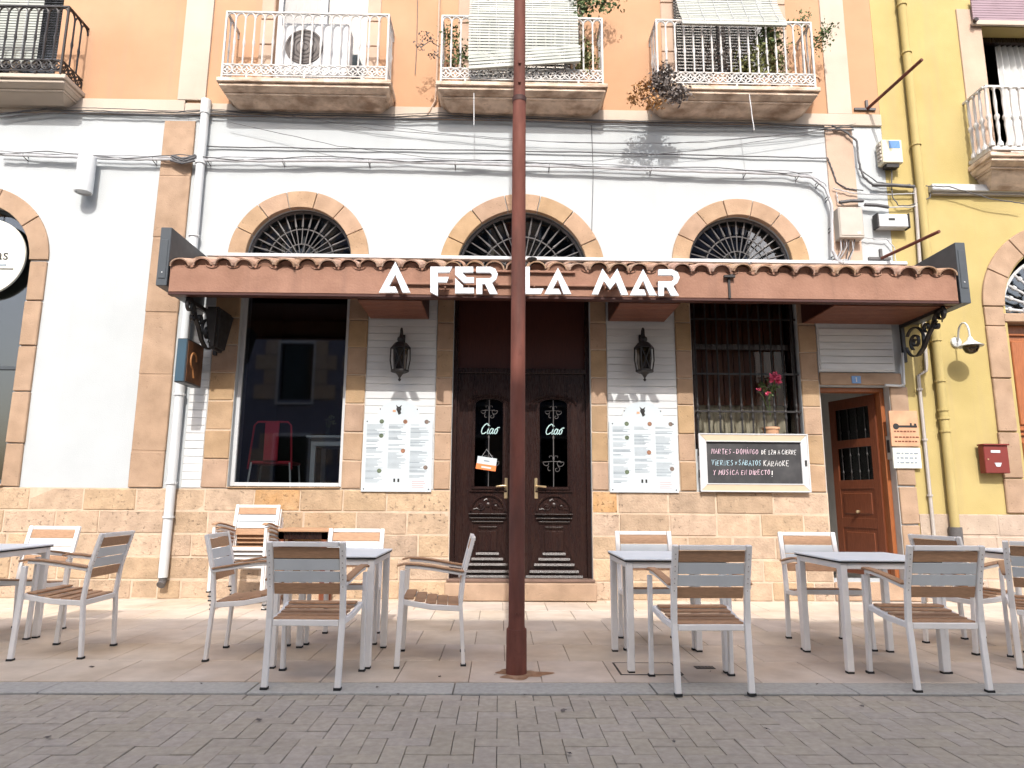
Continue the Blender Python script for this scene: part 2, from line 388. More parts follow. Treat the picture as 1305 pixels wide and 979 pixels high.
room('shop_interior', -1.15, 1.6, .1, 5.6, house)
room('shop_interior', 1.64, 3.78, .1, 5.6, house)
room('hallway', 3.8, XR-.02, .1, 3.2, house, INTW, y1=W+2.2)
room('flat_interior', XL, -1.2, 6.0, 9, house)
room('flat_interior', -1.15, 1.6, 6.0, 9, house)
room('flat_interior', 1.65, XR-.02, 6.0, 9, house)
MB().box(XL-.05, XR, W, 16, 11.5, 11.7).build('roof', TERRA, house)
MB().box(XL-.05, XR, W-.03, W-.002, ZT-.0, ZT+.16).build('string_course', CREAM, house, bevel=.006)
# cream quoin strip at the left end of the upper floor, peach pilaster at its right end
pe0, pe1 = at(1056, 240).x, at(1091, 240).x
MB().box(pe0, pe1, W-.02, W+.02, 4.0, ZT).build('pilaster', PEACH, house, bevel=.004)
q0, q1 = at(1043, 60).x, at(1078, 60).x
MB().box(q0+.05, q1, W-.018, W+.02, ZT+.165, 11.4).build('quoin_strip', CREAM, house, bevel=.004)
# stone base
CZ = [0, .21, .46, .715, .97, 1.222]
def courses(x0, x1, par, mat=STONE, zs=CZ, lens=(.46, .66)):
    for i in range(len(zs)-1):
        x = x0; x_first = True
        while x < x1-.02:
            l = random.uniform(*lens)*(random.uniform(.45, 1) if x_first else 1); x_first = False
            xe = x+l
            if x1-xe < .2: xe = x1
            stone_block(x, xe, zs[i], zs[i+1], par, STONEO if mat is STONE and par is house and random.random() < .09 else mat); x = xe
for a, b in ((XL+.16, dor[0]), (dor[1], sdor[0])):
    MB().box(a, b, W-.014, W-.002, .0, 1.222).build('mortar_bed', MORTAR, house)
    courses(a, b, house)
# stone jambs: columns of blocks beside every opening
pil = [(at(266, 500).x, win1[0]), (win1[1], at(466, 500).x), (at(555, 500).x, dor[0]), (dor[1], at(774, 500).x), (at(862, 500).x, win3[0]), (win3[1], sdor[0]-.005)]
for pi_, (a, b) in enumerate(pil):
    z = 1.225; k = 0
    while z < 3.95:
        h = .335*random.uniform(.96, 1.04); st = stone_block(a, b, z, min(z+h, 3.96), house, STONEP, yb=W+.14); z += h
for a, b in pil: MB().box(a+.004, b-.004, W-.008, W-.002, 1.23, 3.95).build('mortar_bed', MORTAR, house)
stone_block(win1[0]-.0, win1[1]+.0, 1.222, 1.252, house, STONEP, Yf=W-.035, name='window_sill', yb=W+.2)
# cladding boards between the jambs
clad = []
for a, b in ((pil[1][1], pil[2][0]), (pil[3][1], pil[4][0])):
    c = MB().box(a+.002, b-.002, W-.004, W-.0015, 1.225, 3.6).build('cladding', BOARD, house); boards(a+.003, b-.003, 1.228, 3.6, c)
a, b = at(222, 560).x+.13, pil[0][0]
c = MB().box(a, b, W-.004, W-.0015, 1.225, 3.4).build('cladding', BOARD, house); boards(a+.002, b-.003, 1.228, 3.35, c, h=.09)
# panel above the side door
a, b = at(1041, 450).x, at(1137, 450).x
c = MB().box(a, b, W-.03, W-.002, 2.66, 3.66).build('sign_panel', BOARD, house)
boards(a+.015, b-.015, 2.675, 3.2, c, h=.086, Yf=W-.045)
stone_block(sdor[0]-.0, sdor[1]+.16, 2.492, 2.655, house, STONES, Yf=W-.03, name='lintel', yb=W+.2)
for i, (za, zb) in enumerate(((.0, .35), (.355, .86), (.865, 1.3), (1.305, 1.9), (1.905, 2.49))):
    stone_block(sdor[1], XR+.02, za, zb, house, STONES, Yf=W-.02, yb=W+.04)
MB().box(sdor[1]-.004, sdor[1]+.0, W-.01, W+.3, .23, 2.49).build('door_jamb', GREYST, house)
MB().box(sdor[0], sdor[0]+.004, W+.0, W+.34, .23, 2.49).build('door_jamb', PALE, house)
stone_block(sdor[0], sdor[1], 0, .225, house, STONES, Yf=W-.02, name='step', yb=W+.3)
stone_block(dor[0]-.04, dor[1]+.03, 0, .20, house, STONES, Yf=W-.14, name='step', yb=W+.25)
MB().box(dor[0]-.02, dor[1]+.02, W-.06, W+.2, .2, .232).build('threshold', M('threshold_wood', (.16, .10, .075), .6, 9, .2, .2), house, bevel=.006)
# arches
for c, cz, r in ((-2.48, 4.02, .655), (.255, 3.86, .82), (2.955, 4.0, .655)):
    voussoirs(c, cz, r-.012, r+.20, 7, house)
# fanlights
def fanlight(c, cz, r, par, mat=GIRON, n=17, Yp=W+.10, rin=.09, thick=.009, fancy=False):
    f = MB()
    for rr in (r-.02,): f.tube([(c+rr*math.cos(math.pi*k/28), Yp, cz+rr*math.sin(math.pi*k/28)) for k in range(29)], .02, 6)
    fr = f.build('fanlight', mat, par, smooth=True)
    MB().prism(arc(c, cz, r-.005), Yp+.06, Yp+.066).build('pane', GLASS, fr)
    for rr in (r*.62, r*.32):
        MB().tube([(c+rr*math.cos(math.pi*k/24), Yp, cz+rr*math.sin(math.pi*k/24)) for k in range(25)], .009, 6).build('grille_ring', mat, fr, smooth=True)
    for k in range(n):
        a = math.pi*(k+.5)/n; d = Vector((math.cos(a), 0, math.sin(a))); p = Vector((c, Yp-.012, cz)); b = MB()
        if fancy:
            pts = [rin, r*.3, r*.34, r*.38, r*.6, r*.64, r*.68, r-.03]
            for (u0, u1, q) in ((rin, r-.02, thick), (r*.33, r*.39, thick*2.1), (r*.6, r*.67, thick*2.1), (r*.85, r*.9, thick*1.9)): b.tube([p+d*u0, p+d*(u0+u1)/2, p+d*u1], q, 6)
        else:
            b.tube([p+d*(rin if k % 2 else r*.31), p+d*(r*.66)], thick*.75, 5); b.tube([p+d*(r*.66), p+d*(r*.72), p+d*(r*.80), p+d*(r-.02)], thick*1.7, 5, thick*.8)
        b.build('grille_bar', mat, fr)
    return fr
fanlight(-2.48, 4.02, .65, house); fanlight(.255, 3.86, .81, house, n=19); fanlight(2.955, 4.0, .65, house)
rq = random.Random(11)
LILAC = M('lilac_cloth', (.40, .40, .48), .9, 9, .2, .1)
for fo, c, cz, r in zip([o for o in house.children if o.name.startswith('fanlight')], (-2.48, .255, 2.955), (4.02, 3.86, 4.0), (.6, .75, .6)):
    for k in range(9):                        # things stored on the shelf behind each fanlight
        x = c+rq.uniform(-r*.75, r*.75); tilt = rq.uniform(-.5, .5); h = rq.uniform(.25, .75)*r; m_ = Matrix.Translation((x, W+.27+.012*k, cz-.05))@Matrix.Rotation(tilt, 4, 'Y')
        MB().box(-rq.uniform(.012, .035), .02, -.005, .005, 0, h).xf(m_).build('stored_stick', (PALE, GREYST, MWOOD, LILAC)[rq.randint(0, 3)], fo)
    hh = rq.uniform(.2, .34); x = c+rq.uniform(-.3, .2)
    MB().add([(x+.05*i+rq.uniform(-.02, .02), W+.24+rq.uniform(-.02, .02), cz-.05+j*hh*(.6+.4*math.sin(i*1.3)**2)) for i in range(7) for j in (0, 1)], [(2*i, 2*i+2, 2*i+3, 2*i+1) for i in range(6)]).build('stored_cloth', (LILAC, CURT, PALE)[rq.randint(0, 2)], fo)
# big shop window
y0 = W+.10
wf = MB()
xa, xb, za = win1[0], win1[1], 1.252
for b in ((xa, xa+.045, za, 3.9), (xb-.045, xb, za, 3.9)): wf.box(b[0], b[1], y0-.03, y0+.03, b[2], b[3])
wf.box(xa+.045, xb-.045, y0-.03, y0+.03, za, za+.045); wf.box(xa+.045, xb-.045, y0-.03, y0+.03, 3.86, 3.9)
sw = wf.build('window_frame', PWHITE, house, bevel=.004)
MB().box(xa+.045, xb-.045, y0, y0+.006, za+.045, 3.86).build('pane', GLASS, sw)
# ------------------------------------------------------------------ double door
DY = W+.12
dx0, dx1, dz0, dz1 = dor[0], dor[1], .232, 2.62
fr = MB(); fr.box(dx0, dx0+.05, DY-.05, DY+.08, dz0, 3.86); fr.box(dx1-.05, dx1, DY-.05, DY+.08, dz0, 3.86); fr.box(dx0+.05, dx1-.05, DY-.045, DY+.08, dz1, dz1+.06); fr.box(dx0+.05, dx1-.05, DY-.045, DY+.08, 3.75, 3.86)
doorf = fr.build('door_frame', DWOOD, house, bevel=.005)
MB().box(dx0+.05, dx1-.05, DY, DY+.03, dz1+.06, 3.75).build('transom_panel', DRED, doorf)
mid = (dx0+dx1)/2
def spiral(cx, cz, r0, r1, a0, a1, Y, n=22): return [(cx+(r0+(r1-r0)*k/n)*math.cos(a0+(a1-a0)*k/n), Y, cz+(r0+(r1-r0)*k/n)*math.sin(a0+(a1-a0)*k/n)) for k in range(n+1)]
def leaf_door(xa, xb, sgn):
    c = (xa+xb)/2; hw = (xb-xa)/2; gw = .165; gz0, gz1 = 1.27, 2.28
    mb = MB()
    mb.box(xa, c-gw, DY-.02, DY+.03, dz0+.005, dz1-.004); mb.box(c+gw, xb, DY-.02, DY+.03, dz0+.005, dz1-.004)
    mb.box(c-gw, c+gw, DY-.02, DY+.03, dz0+.005, gz0); 
    A = arc(c, gz1-.03, gw, 14); A = [(x, gz1-.03+(z-gz1+.03)*.38) for x, z in A]
    mb.prism([(c+gw, dz1-.004)]+A+[(c-gw, dz1-.004)], DY-.02, DY+.03)
    d = mb.build('door_leaf', DWOOD, house, bevel=.003)
    MB().box(c-gw-.01, c+gw+.01, DY+.005, DY+.011, gz0-.02, gz1+.06).build('pane', GLASSD, d)
    # arched mouldings above the glass
    for rr, q in ((gw+.045, .011), (gw+.105, .013)):
        MB().tube([(c+rr*math.cos(t_), DY-.026, gz1-.04+rr*.42*math.sin(t_)) for t_ in [math.pi*k/18 for k in range(19)]], q, 6).build('moulding', DWOOD, d, smooth=True)
    mo = MB(); mo.box(c-gw-.03, c+gw+.03, DY-.05, DY-.02, gz0-.035, gz0-.012); mo.build('moulding', DWOOD, d, bevel=.006)
    MB().box(c-gw-.055, c+gw+.055, DY-.042, DY-.02, gz0-.065, gz0-.045).build('moulding', DWOOD, d, bevel=.006)
    for s_ in (-1, 1): MB().box(c+s_*(gw+.02)-.009, c+s_*(gw+.02)+.009, DY-.035, DY-.019, gz0, gz1-.02).build('moulding', DWOOD, d, bevel=.004)
    # carved half-round panel
    zc = .985
    MB().tube([(c+.20*math.cos(math.pi*k/20), DY-.03, zc+.185*math.sin(math.pi*k/20)) for k in range(21)], .014, 6).build('moulding', DWOOD, d, smooth=True)
    cv = MB()
    for s_ in (-1, 1):
        cv.tube(spiral(c+s_*.085, zc+.055, .045, .008, 0, s_*9, DY-.024), .010, 6); cv.lathe((c+s_*.085, DY-.02, zc+.055), [(.016, 0), (.014, .012), (.004, .02)], 8, 'y')
        cv.tube([(c+s_*.17, DY-.022, zc+.02), (c+s_*.13, DY-.022, zc+.03), (c+s_*.10, DY-.022, zc+.015)], .009, 5)
        cv.tube([(c+s_*.05, DY-.022, zc+.12), (c+s_*.02, DY-.022, zc+.14), (c, DY-.022, zc+.12)], .010, 5)
    cv.lathe((c, DY-.02, zc+.075), [(.03, 0), (.026, .016), (.006, .026)], 7, 'y'); cv.build('carving', DWOOD, d, smooth=True)
    for k, (hw2, z0_, dd) in enumerate(((.225, zc-.028, .050), (.215, zc-.075, .040), (.185, zc-.115, .032), (.11, zc-.175, .026))):
        MB().frustum((c-hw2+.02, c+hw2-.02, DY-.02-dd*.5, DY-.015), z0_-.022, (c-hw2, c+hw2, DY-.02-dd, DY-.015), z0_).build('moulding', DWOOD, d, bevel=.003)
    # stepped lower panel
    for k, (hw2, z0_, dd) in enumerate(((.135, .515, .012), (.185, .455, .020), (.235, .395, .030), (.285, .32, .046), (.33, .262, .03))):
        MB().frustum((c-hw2, c+hw2, DY-.02-dd-.012, DY-.015), z0_-.026, (c-hw2, c+hw2, DY-.02-dd, DY-.015), z0_+.006).build('moulding', DWOOD, d, bevel=.003)
    for s_ in (-1, 1):
        MB().prism([(c+s_*.29, .32), (c+s_*.25, .36), (c+s_*.13, .62), (c+s_*.13, .80), (c+s_*.16, .80), (c+s_*.27, .45)], DY-.03, DY-.019).build('moulding', DWOOD, d)
    MB().box(c-.11, c+.11, DY-.034, DY-.019, .53, .76).build('panel', DWOOD, d, bevel=.01)
    # ironwork in the glass
    iw = MB(); Yi = DY-.004
    iw.tube([(c, Yi, gz0), (c, Yi, gz1+.02)], .005, 6)
    for z_, s2 in ((1.55, 1), (2.16, .8)):
        for s_ in (-1, 1):
            iw.tube([(c, Yi, z_+.02*s2)]+spiral(c+s_*.075*s2, z_+.0, .05*s2, .012*s2, math.pi/2-s_*math.pi/2+s_*.2-s_*0, s_*6.5*-1, Yi, 20), .0035, 5)
            iw.tube(spiral(c+s_*.04*s2, z_-.075*s2, .038*s2, .01*s2, s_*1.2+(0 if s_ > 0 else math.pi), s_*-5, Yi, 16), .003, 5)
            iw.tube([(c, Yi, z_+.05*s2), (c+s_*.02*s2, Yi, z_+.085*s2), (c+s_*.05*s2, Yi, z_+.08*s2), (c+s_*.048*s2, Yi, z_+.06*s2)], .003, 5)
    for z_ in (1.6, 1.85, 2.2): iw.lathe((c, Yi, z_), [(.003, -.02), (.011, -.008), (.011, .008), (.003, .02)], 8)
    iw.build('ironwork', GIRON, d, smooth=True)
    # lettering on the glass: Ciao, as brush strokes
    tx = MB(); Yt = DY-.022; s_ = .125; ox, oz = c-.105, 1.885
    def st(P, r=.0062):
        P = [(ox+(a+b*.28)*s_, Yt, oz+b*s_) for a, b in P]; tx.tube(P, r, 5)
    st([(.55, .80), (.50, .95), (.36, 1.0), (.18, .86), (.05, .55), (.06, .22), (.2, .02), (.38, .06), (.52, .2)])
    st([(.66, .52), (.62, .2), (.68, .02), (.80, .12)]); st([(.66, .80), (.68, .84)], .008)
    st([(1.10, .48), (.96, .55), (.84, .36), (.86, .08), (.98, .02), (1.10, .2), (1.13, .52), (1.10, .16), (1.18, .02), (1.28, .14)])
    st([(1.44, .54), (1.32, .40), (1.32, .12), (1.42, .02), (1.54, .1), (1.56, .4), (1.46, .54), (1.50, .62), (1.70, .64)])
    tx.build('glass_lettering', M('pale_lettering', (.45, .62, .62), .7, 9, .1, 0), d)
    # handle
    hx = c-sgn*.207
    hb = MB().box(hx-.021, hx+.021, DY-.032, DY-.019, 1.13, 1.37).build('handle_plate', BRASS, d, bevel=.006)
    MB().tube([(hx, DY-.03, 1.275), (hx, DY-.075, 1.275), (hx+sgn*.03, DY-.08, 1.277), (hx+sgn*.115, DY-.078, 1.268)], .011, 8).build('handle', BRASS, d, smooth=True)
    return d
leaf_door(dx0+.052, mid-.002, -1); leaf_door(mid+.002, dx1-.052, 1)
MB().box(mid-.025, mid+.025, DY-.04, DY-.019, dz0+.01, dz1-.01).build('meeting_stile', DWOOD, doorf, bevel=.006)
hs = thing('hanging_sign', 'small white and orange card hung by a string on the double door glass', 'sign', (at(620, 590, DY-.03).x, DY-.05, 1.5))
ctr = at(620, 591, DY-.04); m_ = Matrix.Translation(ctr)@Matrix.Rotation(rad(8), 4, 'Y')
MB().box(-.115, .115, -.004, .004, -.01, .075).xf(m_).build('card', MENU, hs); MB().box(-.118, .118, -.004, .004, -.075, -.01).xf(m_).build('card', ORANGEP, hs)
MB().box(-.035, .03, -.0055, -.0042, .024, .038).xf(m_).build('print', INK, hs); MB().box(-.055, .06, -.0055, -.0042, -.055, -.035).xf(m_).build('print', MENU, hs)
nail = ctr+Vector((0, .012, .17)); MB().tube([m_@Vector((-.07, 0, .07)), nail, m_@Vector((.07, 0, .07))], .0025, 5).build('string', CABLEW, hs)
# ------------------------------------------------------------------ right window: shutters, grille, curtain
g = MB(); xa, xb, za, zb = win3[0], win3[1], 1.72, 3.98
for b in ((xa, xa+.06), (xb-.06, xb)): g.box(b[0], b[1], W+.08, W+.2, za, zb)
g.box(xa+.06, xb-.06, W+.08, W+.2, za, za+.05); g.box(xa+.06, xb-.06, W+.12, W+.16, 2.95, 3.02)
wf3 = g.build('window_frame', DWOOD, house, bevel=.004)
MB().box(xa+.06, xb-.06, W+.17, W+.176, za+.05, zb).build('pane', GLASSW, wf3)
n = 9
for k in range(n):
    u0 = xa+.06+(xb-xa-.12)*k/n; MB().box(u0+.004, u0+(xb-xa-.12)/n-.004, W+.24, W+.265, 2.28, zb).build('shutter_plank', MWOOD, wf3, bevel=.004)
cm = MB(); N = 60; vs = []; fs = []
for k in range(N+1):
    u = xa+.06+(xb-xa-.12)*k/N; vs += [(u, W+.29+.018*math.sin(k*.95)+.01*math.sin(k*2.3), za+.02), (u, W+.29+.018*math.sin(k*.95)+.01*math.sin(k*2.3), 2.75)]
for k in range(N): fs.append((2*k, 2*k+2, 2*k+3, 2*k+1))
cm.add(vs, fs).build('curtain', CURTB, wf3, smooth=True)
gr = MB(); Yg = W+.035
for z_, h in ((1.735, .035), (2.165, .022), (2.62, .022), (3.3, .022)): gr.box(xa, xb, Yg-.006, Yg+.006, z_, z_+h)
wgr = gr.build('window_grille', IRON, house)
for k in range(10):
    u = xa+.055+(xb-xa-.11)*k/9
    b = MB().tube([(u, Yg, za+.02), (u, Yg, 3.9)], .011, 6)
    for z_ in (2.10, 2.24): b.lathe((u, Yg, z_), [(.011, -.03), (.018, -.01), (.018, .01), (.011, .03)], 8)
    b.lathe((u, Yg, 2.175), [(.012, -.02), (.020, 0), (.012, .02)], 8)
    b.build('grille_bar', IRON, wgr, smooth=True)
# geranium
def leaves(mb, pts, n, size, spread, flat=.3):
    for _ in range(n):
        p = Vector(random.choice(pts))+Vector([random.gauss(0, spread[i]) for i in range(3)])
        s_ = size*random.uniform(.6, 1.4); q = Matrix.Rotation(random.uniform(0, 6.3), 3, 'Z')@Matrix.Rotation(random.gauss(0, .9), 3, 'X')@Matrix.Rotation(random.uniform(0, 6.3), 3, 'Y')
        L_ = [Vector((-.5, 0, 0)), Vector((-.1, -.32, .05)), Vector((.5, 0, -.05)), Vector((-.1, .32, .05))]
        mb.add([p+q@(v*s_) for v in L_], [(0, 1, 2, 3)])
    return mb
gp = at(985, 490, W-.02)
ger = thing('geranium', 'pink geranium blooming through the iron window grille above chalkboard', 'plant', (gp.x, W+.03, 2.3))
hd = at(988, 482, W-.05)
leaves(MB(), [hd+Vector((random.gauss(0, .045), random.gauss(0, .03), random.gauss(0, .03))) for _ in range(14)], 130, .045, (.014, .014, .012)).build('blossom', PINK, ger)
leaves(MB(), [at(967, 497, W-.04), at(978, 502, W-.04)], 26, .032, (.014, .012, .01)).build('blossom', PINK, ger)
leaves(MB(), [at(975, 492, W), at(980, 500, W), at(985, 494, W)], 46, .05, (.03, .02, .03)).build('foliage', LEAF, ger)
MB().tube([at(982, 530, W+.1), at(980, 508, W+.0), hd], .006, 5).build('stem', LEAF, ger); MB().tube([at(982, 530, W+.1), at(972, 505, W), at(967, 499, W-.04)], .004, 5).build('stem', LEAF, ger)
pp = at(982, 538, W+.1); MB().lathe((pp.x, W+.105, 1.77), [(.07, 0), (.095, .2), (.105, .2), (.105, .225), (.08, .225)], 14).build('pot', CLAY, ger, smooth=True)
# ------------------------------------------------------------------ side door, standing open
sd0, sd1, sz0, sz1 = sdor[0], sdor[1], .23, 2.49
f = MB(); f.box(sd1-.055, sd1-.005, W+.10, W+.22, sz0, sz1-.055); f.box(sd0+.005, sd1-.005, W+.10, W+.22, sz1-.055, sz1-.005)
dfr = f.build('door_frame', OWOOD, house, bevel=.004)
hx, hy = sd1-.058, W+.21; ang = rad(180-73)
Rm = Matrix.Translation((hx, hy, 0))@Matrix.Rotation(ang, 4, 'Z')     # leaf runs along local +x
lw = .74
lf = MB()
for b in ((0, .1, sz0+.01, sz1-.06), (lw-.1, lw, sz0+.01, sz1-.06)): lf.box(b[0], b[1], -.02, .02, b[2], b[3])
for z0_, z1_ in ((sz0+.01, .40), (.80, .92), (1.28, 1.39), (1.80, 1.9), (2.30, sz1-.06)): lf.box(.1, lw-.1, -.02, .02, z0_, z1_)
sdl = lf.xf(Rm).build('side_door_leaf', MWOOD, house, bevel=.003)
for z0_, z1_ in ((.40, .80), (.92, 1.28)):
    MB().box(.1, lw-.1, -.012, .012, z0_, z1_).xf(Rm).build('panel', MWOOD, sdl); MB().box(.15, lw-.15, -.022, .022, z0_+.05, z1_-.05).xf(Rm).build('panel', MWOOD, sdl, bevel=.008)
for z0_, z1_ in ((1.39, 1.80), (1.90, 2.30)):
    MB().box(.1, lw-.1, -.003, .003, z0_, z1_).xf(Rm).build('pane', GLASSD, sdl)
    for k in range(4):
        u = .17+.4*k/3; MB().tube([(u, .014, z0_), (u, .014, z1_)], .006, 5).xf(Rm).build('grille_bar', IRON, sdl)
        for zz in (z0_+.1, z1_-.1): MB().lathe((u, .014, zz), [(.004, -.03), (.013, 0), (.004, .03)], 6).xf(Rm).build('grille_knob', IRON, sdl)
for s_ in (1, -1): MB().lathe((.36, s_*.02, 1.0), [(.018, 0), (.022, s_*-.03), (.008, s_*-.045)], 10, 'y').xf(Rm).build('door_knob', BRASS, sdl, smooth=True)
for z_ in (.6, 1.2, 1.55, 2.1): MB().box(-.02, .03, -.028, -.0205, z_-.06, z_+.06).xf(Rm).build('hinge', IRON, sdl)
ic = thing('intercom', 'small grey intercom box on the jamb of the open side door', 'intercom', (sd1-.03, W+.04, 1.7))
pI = at(1126, 545); MB().box(sd1-.03, sd1-.002, W+.01, W+.10, 1.62, 1.9).build('housing', BOXG, ic, bevel=.004); MB().box(sd1-.034, sd1-.0305, W+.03, W+.08, 1.7, 1.85).build('keypad', IRON, ic)
nt_ = thing('number_tile', 'small blue house number tile on the side door lintel', 'number tile', at(1091, 484, W-.04))
p = at(1091, 484, W-.035); MB().box(p.x-.055, p.x+.055, W-.042, W-.0305, p.z-.045, p.z+.045).build('plate', BLUEN, nt_, bevel=.002)
MB().box(p.x-.006, p.x+.006, W-.045, W-.0425, p.z-.028, p.z+.028).add([(p.x-.02, W-.0446, p.z+.012), (p.x-.006, W-.0446, p.z+.028), (p.x-.006, W-.0446, p.z+.018)], [(0, 1, 2)]).build('numeral', PWHITE, nt_)
# ------------------------------------------------------------------ interior of the shop window
def mkwire(name, pts, r, mat, par, n=6): return MB().tube(pts, r, n).build(name, mat, par, smooth=True)
cc = at(345, 575, W+.26); cy = W+.26
rc = thing('cafe_chair', 'red cafe chair with thin metal legs behind the shop window', 'chair', (cc.x, cy, 1.1))
bx, bz = cc.x, at(345, 545, cy).z
fz = 1.1
MB().box(bx-.085, bx+.085, cy-.01, cy+.01, bz-.40, bz+.06).build('backrest', REDP, rc, bevel=.008)
MB().box(bx-.24, bx+.24, cy+.02, cy+.44, bz-.44, bz-.40).build('seat', REDP, rc, bevel=.012)
mkwire('back_frame', [(bx-.26, cy, bz-.5), (bx-.22, cy+.02, bz+.03), (bx-.18, cy+.02, bz+.07), (bx+.18, cy+.02, bz+.07), (bx+.22, cy+.02, bz+.03), (bx+.26, cy, bz-.5)], .012, REDP, rc)
for sx in (-.27, .27):
    for yy in (.0, .4): mkwire('leg', [(bx+sx, cy+yy, fz), (bx+sx*.85, cy+yy*.9+.02, bz-.42)], .012, ALU, rc)
tp = at(412, 558, W+.5); ty = W+.5
ct = thing('cafe_table', 'white painted wooden table with flowers behind the shop window', 'table', (tp.x+.1, ty, 1.1))
tz = tp.z
MB().box(tp.x-.12, tp.x+.62, ty-.33, ty+.33, tz-.03, tz).build('table_top', PWHITE, ct, bevel=.005); MB().box(tp.x-.06, tp.x+.56, ty-.28, ty+.28, tz-.12, tz-.031).build('apron', PWHITE, ct)
for ax in (-.07, .52):
    for ay in (-.27, .22): MB().box(tp.x+ax, tp.x+ax+.055, ty+ay, ty+ay+.055, 1.1, tz-.03).build('leg', PWHITE, ct)
vp_ = Vector((tp.x+.09, ty-.15, tz))
va = thing('flower_vase', 'small glass vase of yellow flowers on the white table inside', 'vase', vp_)
MB().lathe(vp_, [(.03, 0), (.036, .05), (.02, .09), (.024, .11)], 10).build('vase', GLASS, va, smooth=True)
for k in range(5): mkwire('stem', [vp_+Vector((0, 0, .03)), vp_+Vector((random.uniform(-.06, .06), random.uniform(-.03, .03), .18+random.uniform(0, .06)))], .003, LEAF, va, 4)
leaves(MB(), [vp_+Vector((random.uniform(-.07, .07), random.uniform(-.03, .03), .2+random.uniform(-.03, .05))) for _ in range(8)], 50, .03, (.012, .012, .012)).build('blossom', LEAFY, va)
# ------------------------------------------------------------------ left house
lh = thing('townhouse', 'white and orange house with a black iron balcony and large arched window', 'building', (-6.5, W, 0))
LX0 = -10.5; LX1 = XL-.002
awin = (-7.16, -5.70, 1.26, 3.94, True)
wall_open(LX0, LX1, 0, ZT, [awin]).build('wall', WHITE, lh)
lup = (-6.92, -5.72, 6.19, 8.6, False)
wall_open(LX0, XL-.06, ZT, 11.5, [lup]).build('upper_wall', ORANGE, lh)
MB().box(LX0, XL-.06, W, 16, 11.5, 11.7).build('roof', TERRA, lh)
room('shop_interior', LX0+.02, LX1-.02, .1, 5.6, lh); room('flat_interior', LX0+.02, XL-.1, 6.0, 9, lh)
c0, c1 = at(207, 400).x, at(245, 400).x
zz = [0, .35, .72, 1.05, 1.222]
x0p, x1p = -4.26, -3.86
z = 1.222
for h in (.42, .9, .75, .95, .8, .65):
    stone_block(x0p, x1p, z, min(z+h, ZT-.08), lh, STONES, Yf=W-.035); z += h
    if z > ZT-.1: break
MB().box(x0p+.01, x1p-.01, W-.028, W-.004, 1.23, ZT-.09).build('mortar_bed', STONES, lh)
MB().box(LX0, XL-.055, W-.03, W-.002, ZT+.001, ZT+.2).build('string_course', CREAM, lh, bevel=.006)
s0, s1 = at(234, 60).x, at(277, 60).x
MB().box(s0, s1-.08, W-.032, W+.0, ZT+.202, 11.4).build('quoin_strip', CREAM, lh, bevel=.004)
MB().box(LX0, XL+.16, W-.014, W-.003, 0, 1.222).build('mortar_bed', MORTAR, lh)
courses(-8.4, XL+.16, lh)
voussoirs(-6.43, 3.94, .718, .945, 5, lh, STONES)
z = 1.225
for h in (.5, .6, .55, .55, .5):
    for a, b in ((-5.70, -5.485), (-7.375, -7.16)): stone_block(a, b, z, min(z+h, 3.94), lh, STONES, Yf=W-.03, yb=W+.12)
    z += h
stone_block(-7.2, -5.66, 1.222, 1.262, lh, STONES, Yf=W-.045, name='window_sill', yb=W+.2)
wf = MB()
for b in ((-7.16, -7.11), (-5.75, -5.70)): wf.box(b[0], b[1], W+.15, W+.21, 1.262, 3.94)
wf.box(-7.11, -5.75, W+.15, W+.21, 1.262, 1.31); wf.box(-7.11, -5.75, W+.15, W+.21, 2.62, 2.66)
wf.tube([(-6.43+.71*math.cos(math.pi*k/24), W+.18, 3.94+.71*math.sin(math.pi*k/24)) for k in range(25)], .03, 6)
wfo = wf.build('window_frame', SLATE, lh)
MB().prism([(-5.75, 1.31), (-5.75, 3.94)]+[(-6.43+.7*math.cos(math.pi*k/20), 3.94+.7*math.sin(math.pi*k/20)) for k in range(1, 20)]+[(-7.11, 3.94), (-7.11, 1.31)], W+.18, W+.186).build('pane', GLASS, wfo)
ds = thing('round_sign', 'round cream disc sign with black lettering hung in the arched window', 'sign', (-6.32, W+.08, 3.2))
dc = at(-18, 328, W+.08); rr = (at(34, 325, W+.08)-dc).x
MB().lathe((dc.x, W+.095, dc.z), [(rr-.006, 0), (rr, .006), (rr, .03), (rr-.006, .036)], 48, 'y').build('disc', M('cream_disc', (.74, .74, .66), .4, 3, .04, 0), ds, smooth=True)
def text_mesh(s, size, loc, mat, par, name='lettering', ext=.0012, align='LEFT', shear=0):
    cu = bpy.data.curves.new(name, 'FONT'); cu.body = s; cu.size = size; cu.extrude = ext; cu.align_x = align; cu.shear = shear
    to = bpy.data.objects.new('tmp', cu); COL.objects.link(to)
    dg = bpy.context.evaluated_depsgraph_get(); me = bpy.data.meshes.new_from_object(to.evaluated_get(dg))
    bpy.data.objects.remove(to); me.materials.clear(); me.materials.append(mat)
    me.transform(Matrix.Rotation(math.pi/2, 4, 'X')); o = inst(name, me, loc, par); return o
pt = at(11, 331, W+.055)
text_mesh('as', .21, (at(11, 331, W+.056).x, W+.056, pt.z), INKK, ds, align='RIGHT') if False else text_mesh('as', .19, (at(-6, 332, W+.056).x, W+.056, pt.z), INKK, ds)
MB().box(dc.x-.25, at(8, 337, W+.056).x, W+.0555, W+.058, pt.z-.085, pt.z-.055).build('print', INK, ds); MB().box(dc.x-.2, at(17, 343, W+.056).x, W+.0555, W+.058, pt.z-.125, pt.z-.11).build('print', INKK, ds)
MB().tube([(dc.x, W+.08, dc.z+rr-.01), (dc.x, W+.08, 4.66)], .006, 5).build('hanger', IRON, ds)
